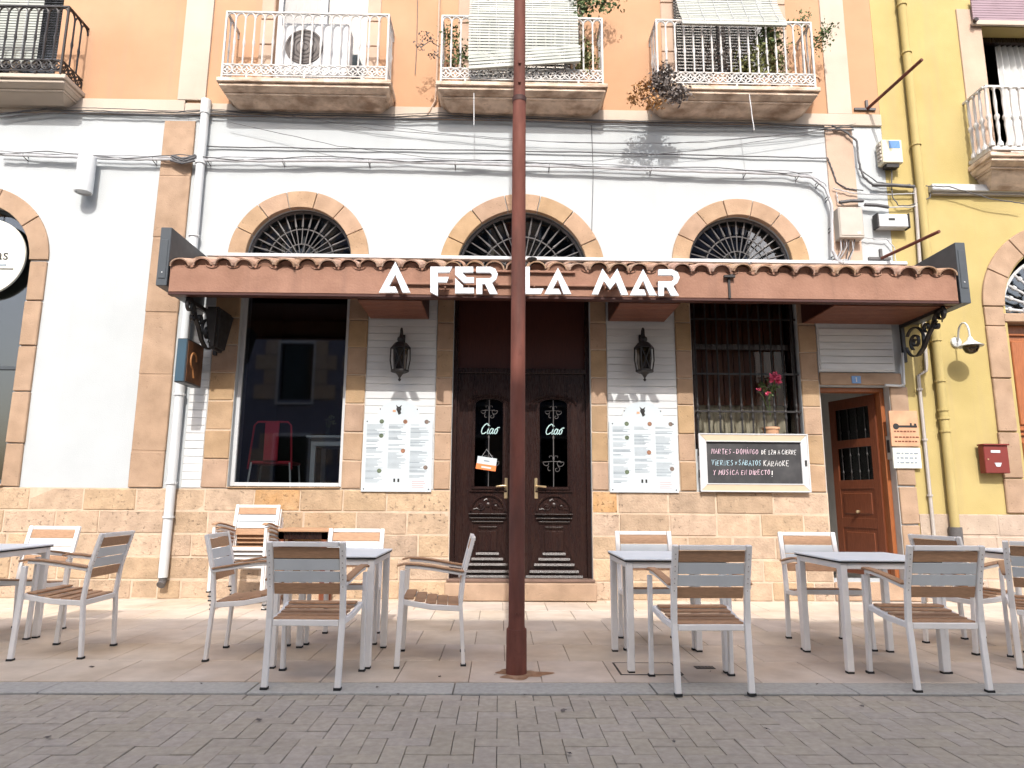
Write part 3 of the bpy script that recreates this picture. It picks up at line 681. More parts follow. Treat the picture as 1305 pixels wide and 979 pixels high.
# ------------------------------------------------------------------ right yellow house
yh = thing('townhouse', 'yellow plastered house with an arched doorway and cream balcony', 'building', (7.5, W, 0))
YX0, YX1 = XR+.002, 11
ac = 7.02; ar_in = .80; acz = 3.50
ydoor = (6.21, 7.83, .15, 3.50, True)
wall_open(YX0, YX1, 0, 11.5, [ydoor] if False else [(6.21, 7.83, .15, 3.5, True)]).build('wall', YELLOW, yh) if False else None
ywall = MB()
w1 = wall_open(YX0, YX1, 0, 5.2, [(6.21, 7.83, .15, 3.5, True)]); w2 = wall_open(YX0, YX1, 5.2, 11.5, [(6.33, 7.6, 5.42, 7.35, False)])
ywall.add(w1.v, w1.f); ywall.add(w2.v, w2.f); ywall.build('wall', YELLOW, yh)
room('hall_interior', YX0+.02, YX1-.02, .1, 5.0, yh); room('flat_interior', YX0+.02, YX1-.02, 5.21, 8.4, yh)
MB().box(YX0, YX1, W, 16, 11.5, 11.7).build('roof', TERRA, yh)
zs = [0, .25, .5, .74, .99]
MB().box(YX0+.02, 6.15, W-.014, W-.003, 0, .985).build('mortar_bed', PALE, yh)
courses(YX0+.02, 6.15, yh, PALE, zs, (.35, .6))
for k, (za, zb) in enumerate(((.99, 1.4), (1.4, 1.95), (1.95, 2.6), (2.6, 3.25), (3.25, 3.5))):
    stone_block(5.92, 6.17, za, zb, yh, STONES, Yf=W-.03, yb=W+.05)
rv = (at(1305, 296).z, )
voussoirs(7.02, 3.50, .83, 1.10, 7, yh, STONES)
fanlight(7.02, 3.42, .80, yh, PWHITE, n=15, Yp=W+.1, rin=.12, thick=.016, fancy=True)
stone_block(6.16, 7.9, 3.30, 3.42, yh, STONES, Yf=W-.02, name='transom', yb=W+.25)
yd = MB().box(6.21, 7.83, W+.14, W+.2, .15, 3.3).build('door_leaf', OWOOD, yh)
for (a, b) in ((6.32, 6.95), (7.09, 7.72)):
    for za, zb in ((.35, 1.0), (1.12, 1.85), (2.05, 3.1)):
        MB().frustum((a, b, W+.12, W+.141), za, (a, b, W+.12, W+.141), zb).build('panel', OWOOD, yd, bevel=.012)
    for za in (1.05, 1.92, 1.98, 3.16): MB().box(a-.05, b+.05, W+.11, W+.141, za, za+.03).build('moulding', OWOOD, yd, bevel=.008)
# cornice strip
p0 = at(1188, 241, W-.08); p1z = at(1188, 234, W-.08).z
MB().box(p0.x, YX1, W-.09, W-.001, p0.z-.02, p0.z+.07).build('cornice', PWHITE, yh, bevel=.006)
MB().box(p0.x+.02, YX1, W-.05, W-.001, p0.z-.05, p0.z-.021).build('cornice', GREYST, yh)
# window behind the balcony
sl, sr = at(1226, 60).x, 6.33
MB().box(6.02, 6.33, W-.02, W+.1, 5.42, 7.6).build('window_surround', PEACH, yh, bevel=.004)
wf = MB(); wf.box(6.33, 6.40, W+.2, W+.26, 5.42, 7.35); wf.box(6.40, 7.6, W+.2, W+.26, 7.28, 7.35); ywf = wf.build('window_frame', DWOOD, yh)
vs = []; fs = []
for k in range(41):
    u = k/40; yy = W+.30+.02*math.sin(k*1.1)
    vs += [(6.62+.55*u+.12, yy, 7.3), (6.74+.75*u, yy, 6.2), (6.80+.8*u, yy, 5.45)]
for k in range(40): fs += [(3*k, 3*k+1, 3*k+4, 3*k+3), (3*k+1, 3*k+2, 3*k+5, 3*k+4)]
MB().add(vs, fs).build('curtain', CURT, ywf, smooth=True)
pb = thing('roller_blind', 'mauve slatted blind half lowered over the yellow house window', 'blind', (6.9, W-.03, 6.95))
sl_ = MB(); zb0 = at(1260, 26, W-.06).z; z = zb0; k = 0
while z < 7.7: sl_.box(6.2, 7.75, W-.065-.0, W-.045, z, z+.03); z += .036
tag(sl_.build('slats', BLINDP, pb), kind='stuff')
MB().box(6.18, 7.77, W-.075, W-.04, zb0-.075, zb0-.004).build('bottom_bar', CREAM, pb, bevel=.006); MB().tube([(6.2, W-.08, zb0-.03), (6.2, W-.12, zb0-.03)], .03, 10).build('roll_knob', DWOOD, pb)
# ------------------------------------------------------------------ balconies
BY = 7.52
def slab(x0, x1, zt, zb, par, mat=BALST, Yf=BY-.02):
    s_ = MB(); s_.box(x0-.06, x1+.06, Yf, W, zt-.055, zt); s_.box(x0-.035, x1+.035, Yf+.03, W, zt-.10, zt-.056)
    s_.frustum((x0+.0, x1-.0, Yf+.10, W), zt-.14, (x0-.03, x1+.03, Yf+.035, W), zt-.101); s_.box(x0+.01, x1-.01, Yf+.11, W, zt-.165, zt-.141)
    s_.frustum((x0+.12, x1-.12, W-.1, W), zb, (x0+.03, x1-.03, Yf+.13, W), zt-.166)
    return s_.build('balcony', mat, par, bevel=.006)
RINGS = {}
def ring_mesh(mat):
    if mat.name not in RINGS:
        r = .058; b = MB(); b.tube([(r*math.cos(a), 0, r*math.sin(a)) for a in [k*2*math.pi/16 for k in range(17)]], .011, 5)
        for s_ in (-1, 1): b.tube([(0, 0, s_*.045), (.012, 0, s_*.012), (.045, 0, 0)], .008, 4); b.tube([(0, 0, s_*.045), (-.012, 0, s_*.012), (-.045, 0, 0)], .008, 4)
        h = MB(); R = .0575; h.tube([(R*math.cos(math.pi*k/8), 0, R*1.35*math.sin(math.pi*k/8)) for k in range(9)], .011, 5)
        bar = MB(); bar.tube([(0, 0, 0), (0, 0, .2), (0, 0, .25), (0, 0, .30), (0, 0, .52)], .011, 6); bar.lathe((0, 0, .25), [(.011, -.05), (.019, 0), (.011, .05)], 6)
        RINGS[mat.name] = (b.mesh('ring', mat, smooth=True), h.mesh('arch', mat, smooth=True), bar.mesh('baluster', mat, smooth=True))
    return RINGS[mat.name]
def railing(bal, x0, x1, z0, z1, mat, Yf=BY, step=.117):
    rm, hm, bm_ = ring_mesh(mat)
    fr = MB(); 
    for z_, h, w_ in ((z1-.02, .02, .024), (z0, .014, .012), (z0+.145, .012, .012)):
        fr.box(x0, x1, Yf-w_/2, Yf+w_/2, z_, z_+h)
        for xx in (x0, x1): fr.box(xx-w_/2, xx+w_/2, Yf+w_/2+.001, W, z_+.001, z_+h+.001)
    for xx in (x0, x1): fr.box(xx-.011, xx+.011, Yf-.011, Yf+.011, z0-.03, z1)
    for k in range(3): xx = x0+.3+(x1-x0-.6)*k/2; fr.box(xx-.012, xx+.012, Yf-.012, Yf+.012, z0-.03, z0)
    fr.build('railing_frame', mat, bal)
    n = round((x1-x0)/step); st_ = (x1-x0)/n
    for k in range(n):
        xc = x0+(k+.5)*st_
        inst('ring', rm, (xc, Yf, z0+.079), bal); inst('arch', hm, (xc, Yf, z1-.105), bal)
        if k: inst('baluster', bm_, (x0+k*st_, Yf, z0+.15), bal).scale = (1, 1, (z1-.105-z0-.15)/.52)
    m_ = max(2, round((W-Yf)/step)); s2 = (W-Yf)/m_
    for xx in (x0, x1):
        for k in range(m_):
            o = inst('ring', rm, (xx, Yf+(k+.5)*s2, z0+.079), bal); o.rotation_euler.z = math.pi/2; o.scale.x = s2/step
            o = inst('arch', hm, (xx, Yf+(k+.5)*s2, z1-.105), bal); o.rotation_euler.z = math.pi/2; o.scale.x = s2/step
            if k: inst('baluster', bm_, (xx, Yf+k*s2, z0+.15), bal).scale = (1, 1, (z1-.105-z0-.15)/.52)
for x0_, x1_ in bal_x:
    b = slab(x0_, x1_, 6.165, 5.93, house); railing(b, x0_, x1_, 6.195, 7.07, WIRON)
b = slab(-7.4, -5.36, 6.165, 5.93, lh, CREAM); railing(b, -7.4, -5.36, 6.195, 7.08, IRON, BY-.02)
# right balcony: turned balusters
b = slab(6.0, 8.2, 5.335, 4.98, yh, BALST, BY-.03)
fr = MB(); zr0, zr1 = 5.37, 6.235; YB = BY
for z_, h in ((zr1-.025, .025), (zr0, .05)):
    fr.box(5.98, 8.2, YB-.016, YB+.016, z_, z_+h); fr.box(5.964, 5.996, YB+.017, W, z_+.001, z_+h+.001)
fr.build('railing_frame', WIRON, b)
tb = MB().lathe((0, 0, 0), [(.014, 0), (.034, .01), (.034, .05), (.016, .09), (.013, .14), (.022, .30), (.016, .36), (.030, .39), (.030, .42), (.014, .45), (.020, .60), (.012, .76), (.028, .79), (.014, .81)], 8).mesh('baluster', WIRON, smooth=True)
for k in range(16): inst('baluster', tb, (5.99+k*.105, YB, zr0+.04), b)
for k in range(1, 4): inst('baluster', tb, (5.98, YB+k*.1, zr0+.04), b)
# doors behind the balconies
def balcony_door(x0, x1, z0, z1, par, mat, leafs=2, gl=GLASS):
    f = MB(); Yd = W+.12; f.box(x0, x0+.06, Yd-.03, Yd+.04, z0, z1); f.box(x1-.06, x1, Yd-.03, Yd+.04, z0, z1); f.box((x0+x1)/2-.05, (x0+x1)/2+.05, Yd-.03, Yd+.04, z0, z1)
    f.box(x0+.06, (x0+x1)/2-.05, Yd-.025, Yd+.04, z0, z0+.25); f.box((x0+x1)/2+.05, x1-.06, Yd-.025, Yd+.04, z0, z0+.25)
    o = f.build('balcony_door', mat, par, bevel=.005); MB().box(x0+.06, x1-.06, Yd+.005, Yd+.011, z0+.25, z1).build('pane', gl, o)
    return o
d = balcony_door(-2.98, -1.78, 6.19, 8.6, house, PWHITE)
vs = []; fs = []
for k in range(61): yy = W+.2+.02*math.sin(k*1.0); vs += [(-2.98+1.2*k/60, yy, 6.2), (-2.98+1.2*k/60, yy, 8.6)]
for k in range(60): fs.append((2*k, 2*k+2, 2*k+3, 2*k+1))
MB().add(vs, fs).build('curtain', CURT, d, smooth=True)
balcony_door(-.42, .88, 6.19, 8.6, house, DWOOD); balcony_door(2.24, 3.55, 6.19, 8.6, house, DWOOD); balcony_door(-6.92, -5.72, 6.19, 8.6, lh, CREAM)
for (x0_, x1_) in ((-3.16, -2.98), (-1.78, -1.60), (-.60, -.42), (.88, 1.06), (2.06, 2.24), (3.55, 3.73)):
    z = 6.17
    while z < 8.6: stone_block(x0_, x1_, z, z+.36, house, PEACH, Yf=W-.018, yb=W+.1, jit=.001); z += .36
# air conditioner
pa0, pa1 = at(357, 82, W-.25), at(446, 34, W-.25)
acu = thing('air_conditioner', 'white air conditioning unit on the balcony in front of white doors', 'air conditioner', ((pa0.x+pa1.x)/2, W-.15, 6.19))
MB().box(pa0.x, pa1.x, W-.30, W-.03, 6.2, pa1.z).build('casing', PWHITE, acu, bevel=.012)
fc = at(388, 58, W-.3); fr_ = .235
MB().lathe((fc.x, W-.299, fc.z-.02), [(fr_, 0), (fr_, .012), (fr_-.02, .014), (fr_-.02, .004), (0.001, .004)], 32, 'y').build('fan_grille', M('fan_dark', (.10, .085, .08), .6, 9, .1, 0), acu, smooth=True)
for q in (.05, .1, .15, .2): MB().tube([(fc.x+q*math.cos(k*math.pi/14), W-.312, fc.z-.02+q*math.sin(k*math.pi/14)) for k in range(29)], .0035, 4).build('grille_ring', GIRON, acu)
MB().box(pa1.x-.2, pa1.x-.02, W-.303, W-.3001, 6.3, 6.5).build('label', PVC, acu)
# woven roll-up blinds on the other balconies
def blind(name, label, pts, x0, x1, mat, par=None, cords=4):
    t = thing(name, label, 'blind', ((x0+x1)/2, pts[0][0], pts[0][1])); sl = MB(); acc = 0
    P = [Vector((0, a, b)) for a, b in pts]; h = .038
    for i in range(len(P)-1):
        d = P[i+1]-P[i]; n = max(1, int(d.length/h))
        for k in range(n):
            a = P[i]+d*(k/n); b = P[i]+d*((k+.70)/n); nn = Vector((0, -d.z, d.y)).normalized()*.004
            tilt = blind.tilt
            sl.add([(x0, a.y, a.z+tilt[0]), (x1, a.y, a.z+tilt[1]), (x1, b.y, b.z+tilt[1]), (x0, b.y, b.z+tilt[0]), (x0, a.y+nn.y, a.z+nn.z+tilt[0]), (x1, a.y+nn.y, a.z+nn.z+tilt[1]), (x1, b.y+nn.y, b.z+nn.z+tilt[1]), (x0, b.y+nn.y, b.z+nn.z+tilt[0])],
                   [(0,1,2,3),(4,7,6,5),(0,4,5,1),(1,5,6,2),(2,6,7,3),(3,7,4,0)])
    tag(sl.build('slats', mat, t), kind='stuff')
    for k in range(cords):
        u = x0+(x1-x0)*(k+.5)/cords; mkwire('cord', [(u, a-.014, b+blind.tilt[0]+(blind.tilt[1]-blind.tilt[0])*(k+.5)/cords) for a, b in pts], .003, CABLEW, t, 4)
    a, b = pts[-1]; MB().box(-.0, x1-x0, -.018, .018, -.012, .012).xf(Matrix.Translation((x0, a, b+blind.tilt[0]))@Matrix.Rotation(-math.atan2(blind.tilt[1]-blind.tilt[0], x1-x0), 4, 'Y')).build('bottom_rail', mat, t)
    return t
blind.tilt = (0, 0)
yb_ = BY-.04
xa, xb = at(597, 60, yb_).x, at(737, 60, yb_).x
blind('hanging_blind', 'pale slatted blind draped over the railing of the middle white balcony', [(W-.02, 8.7), (BY+.02, 7.12), (yb_, 7.06), (yb_-.02, 6.75), (yb_-.015, 6.42)], xa, xb, BLIND, cords=6)
blind.tilt = (-.06, .07)
blind('hanging_blind', 'loose lower flap of slatted blind hanging crooked on the middle balcony', [(yb_-.045, 6.56), (yb_-.05, 6.34)], xa+.01, xb+.02, BLIND, cords=2)
blind.tilt = (0, 0)
xa, xb = at(868, 30, yb_).x, at(1000, 30, yb_).x
blind('hanging_blind', 'pale slatted blind bulging over the top rail of the balcony with plants', [(W-.02, 8.9), (BY+.12, 7.42), (BY-.02, 7.12), (yb_-.04, 7.04), (yb_-.05, 6.95)], xa, xb, BLIND, cords=7)
blind('hanging_blind', 'pale slatted blind lowered behind the black iron balcony railing', [(W-.06, 8.3), (W-.06, 6.55)], -7.1, at(50, 50, W-.06).x, BLIND, cords=3)
# balcony plants
def plant(label, pts, n, size, spread, mat, potloc=None, stems=(), name='potted_plant', mats2=None, loc=None):
    loc = loc or potloc or pts[0]
    t = thing(name, label, 'plant', loc)
    leaves(MB(), pts, int(n*2.6), size*.85, spread).build('foliage', mat, t)
    if mats2: leaves(MB(), mats2[0], int(mats2[1]*2), size*.85, spread).build('foliage', mats2[2], t)
    for s_ in stems: mkwire('stem', s_, .006, LEAFD, t, 5)
    if potloc: MB().lathe(potloc, [(.08, 0), (.12, .2), (.13, .2), (.13, .23), (.1, .23)], 12).build('pot', CLAY, t, smooth=True)
    return t
def pl(px, py, Y=BY+.1): return at(px, py, Y)
def zf(px, Y=BY+.2): v = at(px, 90, Y); return Vector((v.x, Y, 6.17))
plant('leafy green potted plant at the open end of the draped middle balcony', [pl(575, 50), pl(582, 62), pl(590, 70), pl(572, 40), pl(580, 78)], 170, .05, (.06, .05, .07), LEAF, zf(580), [[zf(580)+Vector((0, 0, .2)), pl(578, 60)], [zf(580)+Vector((0, 0, .2)), pl(588, 64)]])
plant('straggly brown stem reaching out past the middle balcony onto the orange wall', [pl(541, 46, BY), pl(549, 50, BY), pl(535, 58, BY), pl(552, 70, BY)], 50, .035, (.035, .02, .035), LEAFD, None, [[pl(560, 60, BY+.05), pl(548, 52, BY), pl(537, 60, BY)], [pl(562, 75, BY+.05), pl(552, 68, BY)]], name='trailing_plant')
plant('bushy green plant showing below the crooked blind flap', [pl(745, 60), pl(748, 74), pl(752, 82), pl(742, 85), pl(735, 70)], 260, .05, (.06, .05, .07), LEAFY, zf(747), [[zf(747)+Vector((0, 0, .2)), pl(747, 60)]])
plant('tall green plant rising above the rail beside the draped blind', [pl(735, 5), pl(742, 12), pl(750, 3), pl(765, 6), pl(738, 20), pl(778, 2)], 170, .06, (.07, .05, .06), LEAF, zf(737, BY+.28), [[zf(737, BY+.28)+Vector((0, 0, .2)), pl(738, 40), pl(740, 8)], [pl(740, 12), pl(775, 3)]])
plant('dense green plant behind the railing of the balcony with dried planter', [pl(960, 72), pl(970, 82), pl(975, 60), pl(985, 75), pl(950, 85), pl(993, 85), pl(966, 92), pl(980, 45), pl(990, 58)], 420, .055, (.07, .06, .07), LEAFY, zf(970), [[zf(970)+Vector((0, 0, .2)), pl(972, 60)]], mats2=([pl(978, 40), pl(985, 50), pl(972, 52)], 110, LEAF))
plant('grey leggy shrub behind rail beside the dense green balcony plant', [pl(905, 60), pl(915, 70), pl(925, 75), pl(932, 62), pl(898, 75)], 150, .04, (.07, .05, .08), LEAFD, zf(915), [[zf(915)+Vector((0, 0, .2)), pl(905, 55)], [zf(915)+Vector((0, 0, .2)), pl(930, 55)]])
plant('small leafy plant leaning out over the end of the planted balcony', [pl(1050, 45, BY+.05), pl(1046, 58, BY+.05), pl(1055, 38, BY+.05), pl(1043, 50, BY+.05), pl(1018, 28, BY+.1), pl(1025, 24, BY+.1)], 150, .042, (.05, .04, .05), LEAF, zf(1030), [[zf(1030)+Vector((0, 0, .2)), pl(1035, 60), pl(1050, 45, BY+.05)], [zf(1030)+Vector((0, 0, .2)), pl(1020, 28)]])
hp = at(845, 108, BY-.14)
plant('dried hanging planter with grey rosettes and orange trailing leaves', [at(840, 98, BY-.14), at(850, 92, BY-.14), at(835, 108, BY-.14), at(858, 122, BY-.14), at(868, 118, BY-.16), at(848, 112, BY-.14)], 300, .055, (.055, .05, .045), LEAFD, None, [[at(850, 112, BY-.12), at(838, 125, BY-.15), at(832, 138, BY-.15)], [at(848, 112, BY-.12), at(818, 128, BY-.15)]], name='hanging_planter', mats2=([at(818, 118, BY-.14), at(828, 125, BY-.14), at(808, 126, BY-.14), at(835, 132, BY-.14), at(822, 110, BY-.14)], 170, LEAFO), loc=hp)
# ------------------------------------------------------------------ tiled canopy
FY = 6.98; CX0, CX1 = -3.555, 4.985; CB = at(700, 378, FY).z; CT = CB+.305
can = thing('tiled_canopy', 'terracotta painted canopy with clay roof tiles over the shop front', 'canopy', (.7, W, CB))
MB().box(CX0, CX1, FY, FY+.07, CB, CT).build('fascia', TERRA, can, bevel=.008)
MB().box(CX0+.0, CX1, FY-.004, FY+.09, CB-.028, CB-.001).build('fascia_trim', DRED, can, bevel=.004)
ZW = 3.93
MB().add([(CX0, FY+.071, CT-.06), (CX1, FY+.071, CT-.06), (CX1, W, ZW-.06), (CX0, W, ZW-.06), (CX0, FY+.071, CT-.02), (CX1, FY+.071, CT-.02), (CX1, W, ZW-.02), (CX0, W, ZW-.02)], [(0,3,2,1),(4,5,6,7),(0,1,5,4),(1,2,6,5),(2,3,7,6),(3,0,4,7)]).build('roof_deck', DRED, can)
def barrel(r0, r1, L_, th=.016, n=8):
    b = MB(); vs = []
    for (ro, y_) in ((r0, 0), (r1, L_)):
        for r in (ro, ro-th): vs += [(r*math.cos(math.pi*k/n), y_, r*.80*math.sin(math.pi*k/n)) for k in range(n+1)]
    m_ = n+1; fs = []
    for k in range(n): fs += [(k, k+1, 2*m_+k+1, 2*m_+k), (m_+k, 3*m_+k, 3*m_+k+1, m_+k+1), (k, m_+k, m_+k+1, k+1), (2*m_+k, 2*m_+k+1, 3*m_+k+1, 3*m_+k)]
    return b.add(vs, fs)
bt = [barrel(.106, .085, .5).mesh('roof_tile', TILE), barrel(.100, .088, .52).mesh('roof_tile', TILE)]
mt_ = MB(); mt_.add([(.092*math.cos(math.pi*k/10), 0, .08*math.sin(math.pi*k/10)) for k in range(11)]+[(.092*math.cos(math.pi*k/10), .06, .08*math.sin(math.pi*k/10)) for k in range(11)], [tuple(range(11)), tuple(range(21, 10, -1)), (0, 11, 21, 10)]+[(k, k+1, k+12, k+11) for k in range(10)])
mortar_m = mt_.mesh('tile_mortar', TERRA, .006)
slope = math.atan2(ZW-CT, W-FY); nT = 38; stp = (CX1-CX0)/nT
pan = MB()
for k in range(nT):
    xc = CX0+(k+.5)*stp
    o = inst('roof_tile', bt[0], (xc+random.uniform(-.012, .012), FY-.03+random.uniform(-.02, .015), CT-.012+random.uniform(-.008, .010)), can); o.rotation_euler = (slope+random.uniform(-.03, .03), random.uniform(-.08, .08), random.uniform(-.09, .09))
    if k % 3 == 1: o.data = bt[1]
    inst('tile_mortar', mortar_m, (o.location.x+wloc(can).x, FY+.012+random.uniform(-.012, .012), CT-.016), can).rotation_euler = (slope, random.uniform(-.06, .06), 0)
    yy = FY+.43; o = inst('roof_tile', bt[1], (xc+random.uniform(-.01, .01), yy, CT-.0+math.tan(slope)*.45), can); o.rotation_euler = (slope, random.uniform(-.06, .06), 0)
for k in range(1, nT):
    xc = CX0+k*stp; n = 6; vs = []
    for y_, zz_ in ((FY-.012, CT+.005), (W-.02, ZW)):
        vs += [(xc+.075*math.cos(math.pi+math.pi*i/n), y_, zz_+.012+.05*math.sin(math.pi+math.pi*i/n)) for i in range(n+1)]
    MB().add(vs, [(i, i+1, n+1+i+1, n+1+i) for i in range(n)]).build('pan_tile', TILE, can)
MB().box(CX0, CX1, W-.10, W-.001, ZW+.06, ZW+.105).build('flashing', PWHITE, can, bevel=.006)
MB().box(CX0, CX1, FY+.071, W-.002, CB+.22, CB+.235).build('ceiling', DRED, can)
# plank-lined corbel boxes under the canopy
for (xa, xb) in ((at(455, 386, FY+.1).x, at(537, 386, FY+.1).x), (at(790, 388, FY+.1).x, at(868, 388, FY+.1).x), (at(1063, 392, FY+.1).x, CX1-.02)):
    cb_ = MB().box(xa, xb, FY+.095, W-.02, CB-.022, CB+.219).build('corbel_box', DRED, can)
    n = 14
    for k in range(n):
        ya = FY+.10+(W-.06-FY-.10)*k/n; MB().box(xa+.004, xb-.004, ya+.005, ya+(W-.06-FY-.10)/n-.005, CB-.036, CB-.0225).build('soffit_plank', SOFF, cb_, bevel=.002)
# rails carrying the letters
for z_, xa, xb in ((at(650, 347, FY).z, at(582, 347, FY).x, at(733, 347, FY).x), (at(650, 364, FY).z, at(495, 364, FY).x, at(860, 364, FY).x)):
    MB().box(xa, xb, FY-.035, FY-.001, z_-.012, z_+.012).build('letter_rail', TERRA, can, bevel=.003)
# end panels
for nm, xa, xb, lb in (('end_panel', -3.69, -3.575, 'anthracite side panel at the canopy end by the white downpipe'), ('end_panel', 5.005, 5.115, 'anthracite side panel at the canopy end by the yellow house')):
    t = thing(nm, lb, 'panel', ((xa+xb)/2, FY+.45, CB+.1), 'canopy end panels')
    MB().box(xa, xb, FY-.005, W-.001, at(209, 364, FY).z+(.0 if xa < 0 else -.09), at(209, 290, FY).z+(0 if xa < 0 else -.05)).build('board', SLATE, t, bevel=.004)
    MB().box(xa+.02, xb-.02, FY-.012, FY-.0055, at(209, 355, FY).z, at(209, 300, FY).z-.05).build('edge_cap', SLATE, t, bevel=.003)
    for zz_ in (at(209, 352, FY).z-.0, ): MB().lathe(((xa+xb)/2, FY-.0125, zz_+.04), [(.008, 0), (.006, .005)], 8, 'y').build('screw', PVC, t)
# letters
LY0, LY1 = FY-.13, FY-.10
def lp(pts, reg): return [(lambda v: (v.x, v.z))(at(reg[0]+u/5.932, reg[1]+v_/5.932, LY0)) for u, v_ in pts]
R1, R2 = (470, 320), (660, 320)
LT = [('A', [[(75,315),(200,80),(315,315),(255,315),(200,180),(152,268),(200,268),(222,315)]], R1),
 ('F', [[(465,118),(632,118),(610,163),(522,163),(522,195),(605,195),(590,238),(522,238),(522,340),(465,312)]], R1),
 ('E', [[(652,118),(790,118),(790,162),(705,162),(740,197),(795,197),(795,240),(718,240),(652,180)], [(652,202),(712,260),(712,277),(795,277),(795,320),(652,320)]], R1),
 ('R', [[(812,118),(920,118),(958,135),(976,175),(962,215),(932,240),(975,325),(915,325),(878,250),(858,250),(858,325),(812,325),(812,205),(915,205),(930,195),(930,175),(918,163),(812,163)]], R1),
 ('L', [[(-2,118),(90,118),(90,283),(195,283),(175,324),(-2,324)]], R2),
 ('A', [[(200,325),(303,125),(405,325),(345,325),(303,215),(265,285),(310,285),(328,325)]], R2),
 ('M', [[(558,328),(640,132),(697,215),(752,132),(835,332),(782,332),(742,235),(697,290),(650,225),(608,328)]], R2),
 ('A', [[(845,335),(947,135),(1052,335),(995,335),(947,222),(912,290),(955,290),(972,335)]], R2),
 ('R', [[(1062,138),(1165,138),(1210,160),(1224,200),(1208,240),(1175,265),(1220,338),(1158,338),(1125,275),(1105,275),(1105,338),(1062,338),(1062,228),(1160,228),(1178,215),(1178,195),(1165,183),(1062,183)]], R2)]
ordn = ['first letter A before the F', 'letter F beside the slashed E', 'letter E with a diagonal slash', 'letter R between E and the rusty pole', 'letter L partly behind the rusty pole', 'letter A after the L', 'letter M', 'letter A after the M', 'final letter R after the last A']
for (ch, polys, reg), lb in zip(LT, ordn):
    P = [lp(p, reg) for p in polys]; xs = [a for p in P for a, b in p]; zs_ = [b for p in P for a, b in p]
    t = thing('sign_letter', 'white raised '+lb+' on the terracotta canopy', 'letter', ((min(xs)+max(xs))/2, LY1, min(zs_)), 'raised canopy letters')
    mb = MB()
    for p in P: mb.prism(p, LY0, LY1)
    mb.build('letter_face', LETTER, t, bevel=.002)
    xm = (min(xs)+max(xs))/2; zm = (min(zs_)+max(zs_))/2
    so = MB(); so.box(xm-.05, xm-.035, LY1-.001, FY, zm-.06, zm-.045); so.box(xm+.035, xm+.05, LY1-.001, FY, zm-.06, zm-.045); so.build('standoff', TERRA, t)
# little lamps on the canopy
sp = thing('spotlight', 'small black bowl spotlight on the canopy above the letter L', 'lamp', at(678, 338, FY-.05))
p = at(678, 331, FY-.02); MB().lathe(p, [(.02, -.035), (.05, -.01), (.055, .01), (.05, .014)], 12).build('bowl', IRON, sp, smooth=True); MB().tube([p+Vector((0, 0, -.02)), p+Vector((.0, .05, -.05)), (p.x, FY+.04, CT-.02)], .008, 6).build('arm', IRON, sp)
sp = thing('spotlight_bracket', 'dark T-shaped metal lamp bracket on the bare canopy fascia', 'bracket', at(929, 380, FY))
p = at(929, 353, FY-.02)
mb = MB(); mb.box(p.x-.012, p.x+.012, FY-.022, FY-.001, CB+.0, p.z); mb.box(p.x-.06, p.x+.06, FY-.05, FY-.015, p.z-.012, p.z+.012); mb.build('stem', IRON, sp)
MB().tube([p, at(948, 341, FY+.1), at(957, 335, FY+.25)], .012, 6).build('arm', GIRON, sp)
# scroll brackets at both canopy ends
def scroll_bracket(x, label, s=1):
    t = thing('scroll_bracket', label, 'bracket', (x, W-.05, 2.9), 'canopy scroll brackets')
    zc = CB-.30; r = .17
    def bar(P, w_=.035, h_=.016): return MB().beam([(x, y_, z_) for y_, z_ in P], w_, h_, side=(1, 0, 0))
    yc = W-.27
    ring = [(yc+r*1.0*math.cos(a), zc+r*1.0*math.sin(a)) for a in [k*2*math.pi/24+.6 for k in range(22)]]
    bar(ring).build('scroll', IRON, t)
    sp_ = [(yc-.01+(.10-.08*k/24)*math.cos(-1+k*.4), zc+(.10-.08*k/24)*math.sin(-1+k*.4)) for k in range(25)]; bar(sp_).build('scroll', IRON, t)
    S = [(yc-.05, zc-.165), (yc-.16, zc-.10), (yc-.26, zc+.02), (yc-.34, zc+.09), (yc-.40, zc+.19), (yc-.47, zc+.26), (yc-.55, zc+.27)]; bar(S, .04, .03).build('arm', IRON, t)
    c2 = (yc-.50, zc+.20); bar([(c2[0]+(.085-.06*k/20)*math.cos(1.2+k*.42), c2[1]+(.085-.06*k/20)*math.sin(1.2+k*.42)) for k in range(21)]).build('scroll', IRON, t)
    c3 = (yc-.24, zc+.12); bar([(c3[0]+(.06-.045*k/16)*math.cos(-1.5+k*.42), c3[1]+(.06-.045*k/16)*math.sin(-1.5+k*.42)) for k in range(17)]).build('scroll', IRON, t)
    c4 = (yc-.42, zc+.09); bar([(c4[0]+(.05-.035*k/16)*math.cos(1.5-k*.42), c4[1]+(.05-.035*k/16)*math.sin(1.5-k*.42)) for k in range(17)]).build('scroll', IRON, t)
    MB().box(x-.02, x+.02, W-.062, W-.022, zc-.2, CB-.03).build('wall_plate', IRON, t); MB().box(x-.02, x+.02, FY+.1, W-.062, CB-.075, CB-.029).build('top_bar', IRON, t, bevel=.004)
    MB().tube([(x+.02, FY+.16, CB-.075), (x+.02, FY+.16, CB-.13), (x+.02, FY+.17, CB-.19)], .016, 6, .006).build('finial', IRON, t)
scroll_bracket(-3.38, 'black iron scroll bracket under the canopy by the hanging box sign'); scroll_bracket(4.87, 'black iron scroll bracket under the canopy beside the yellow wall')
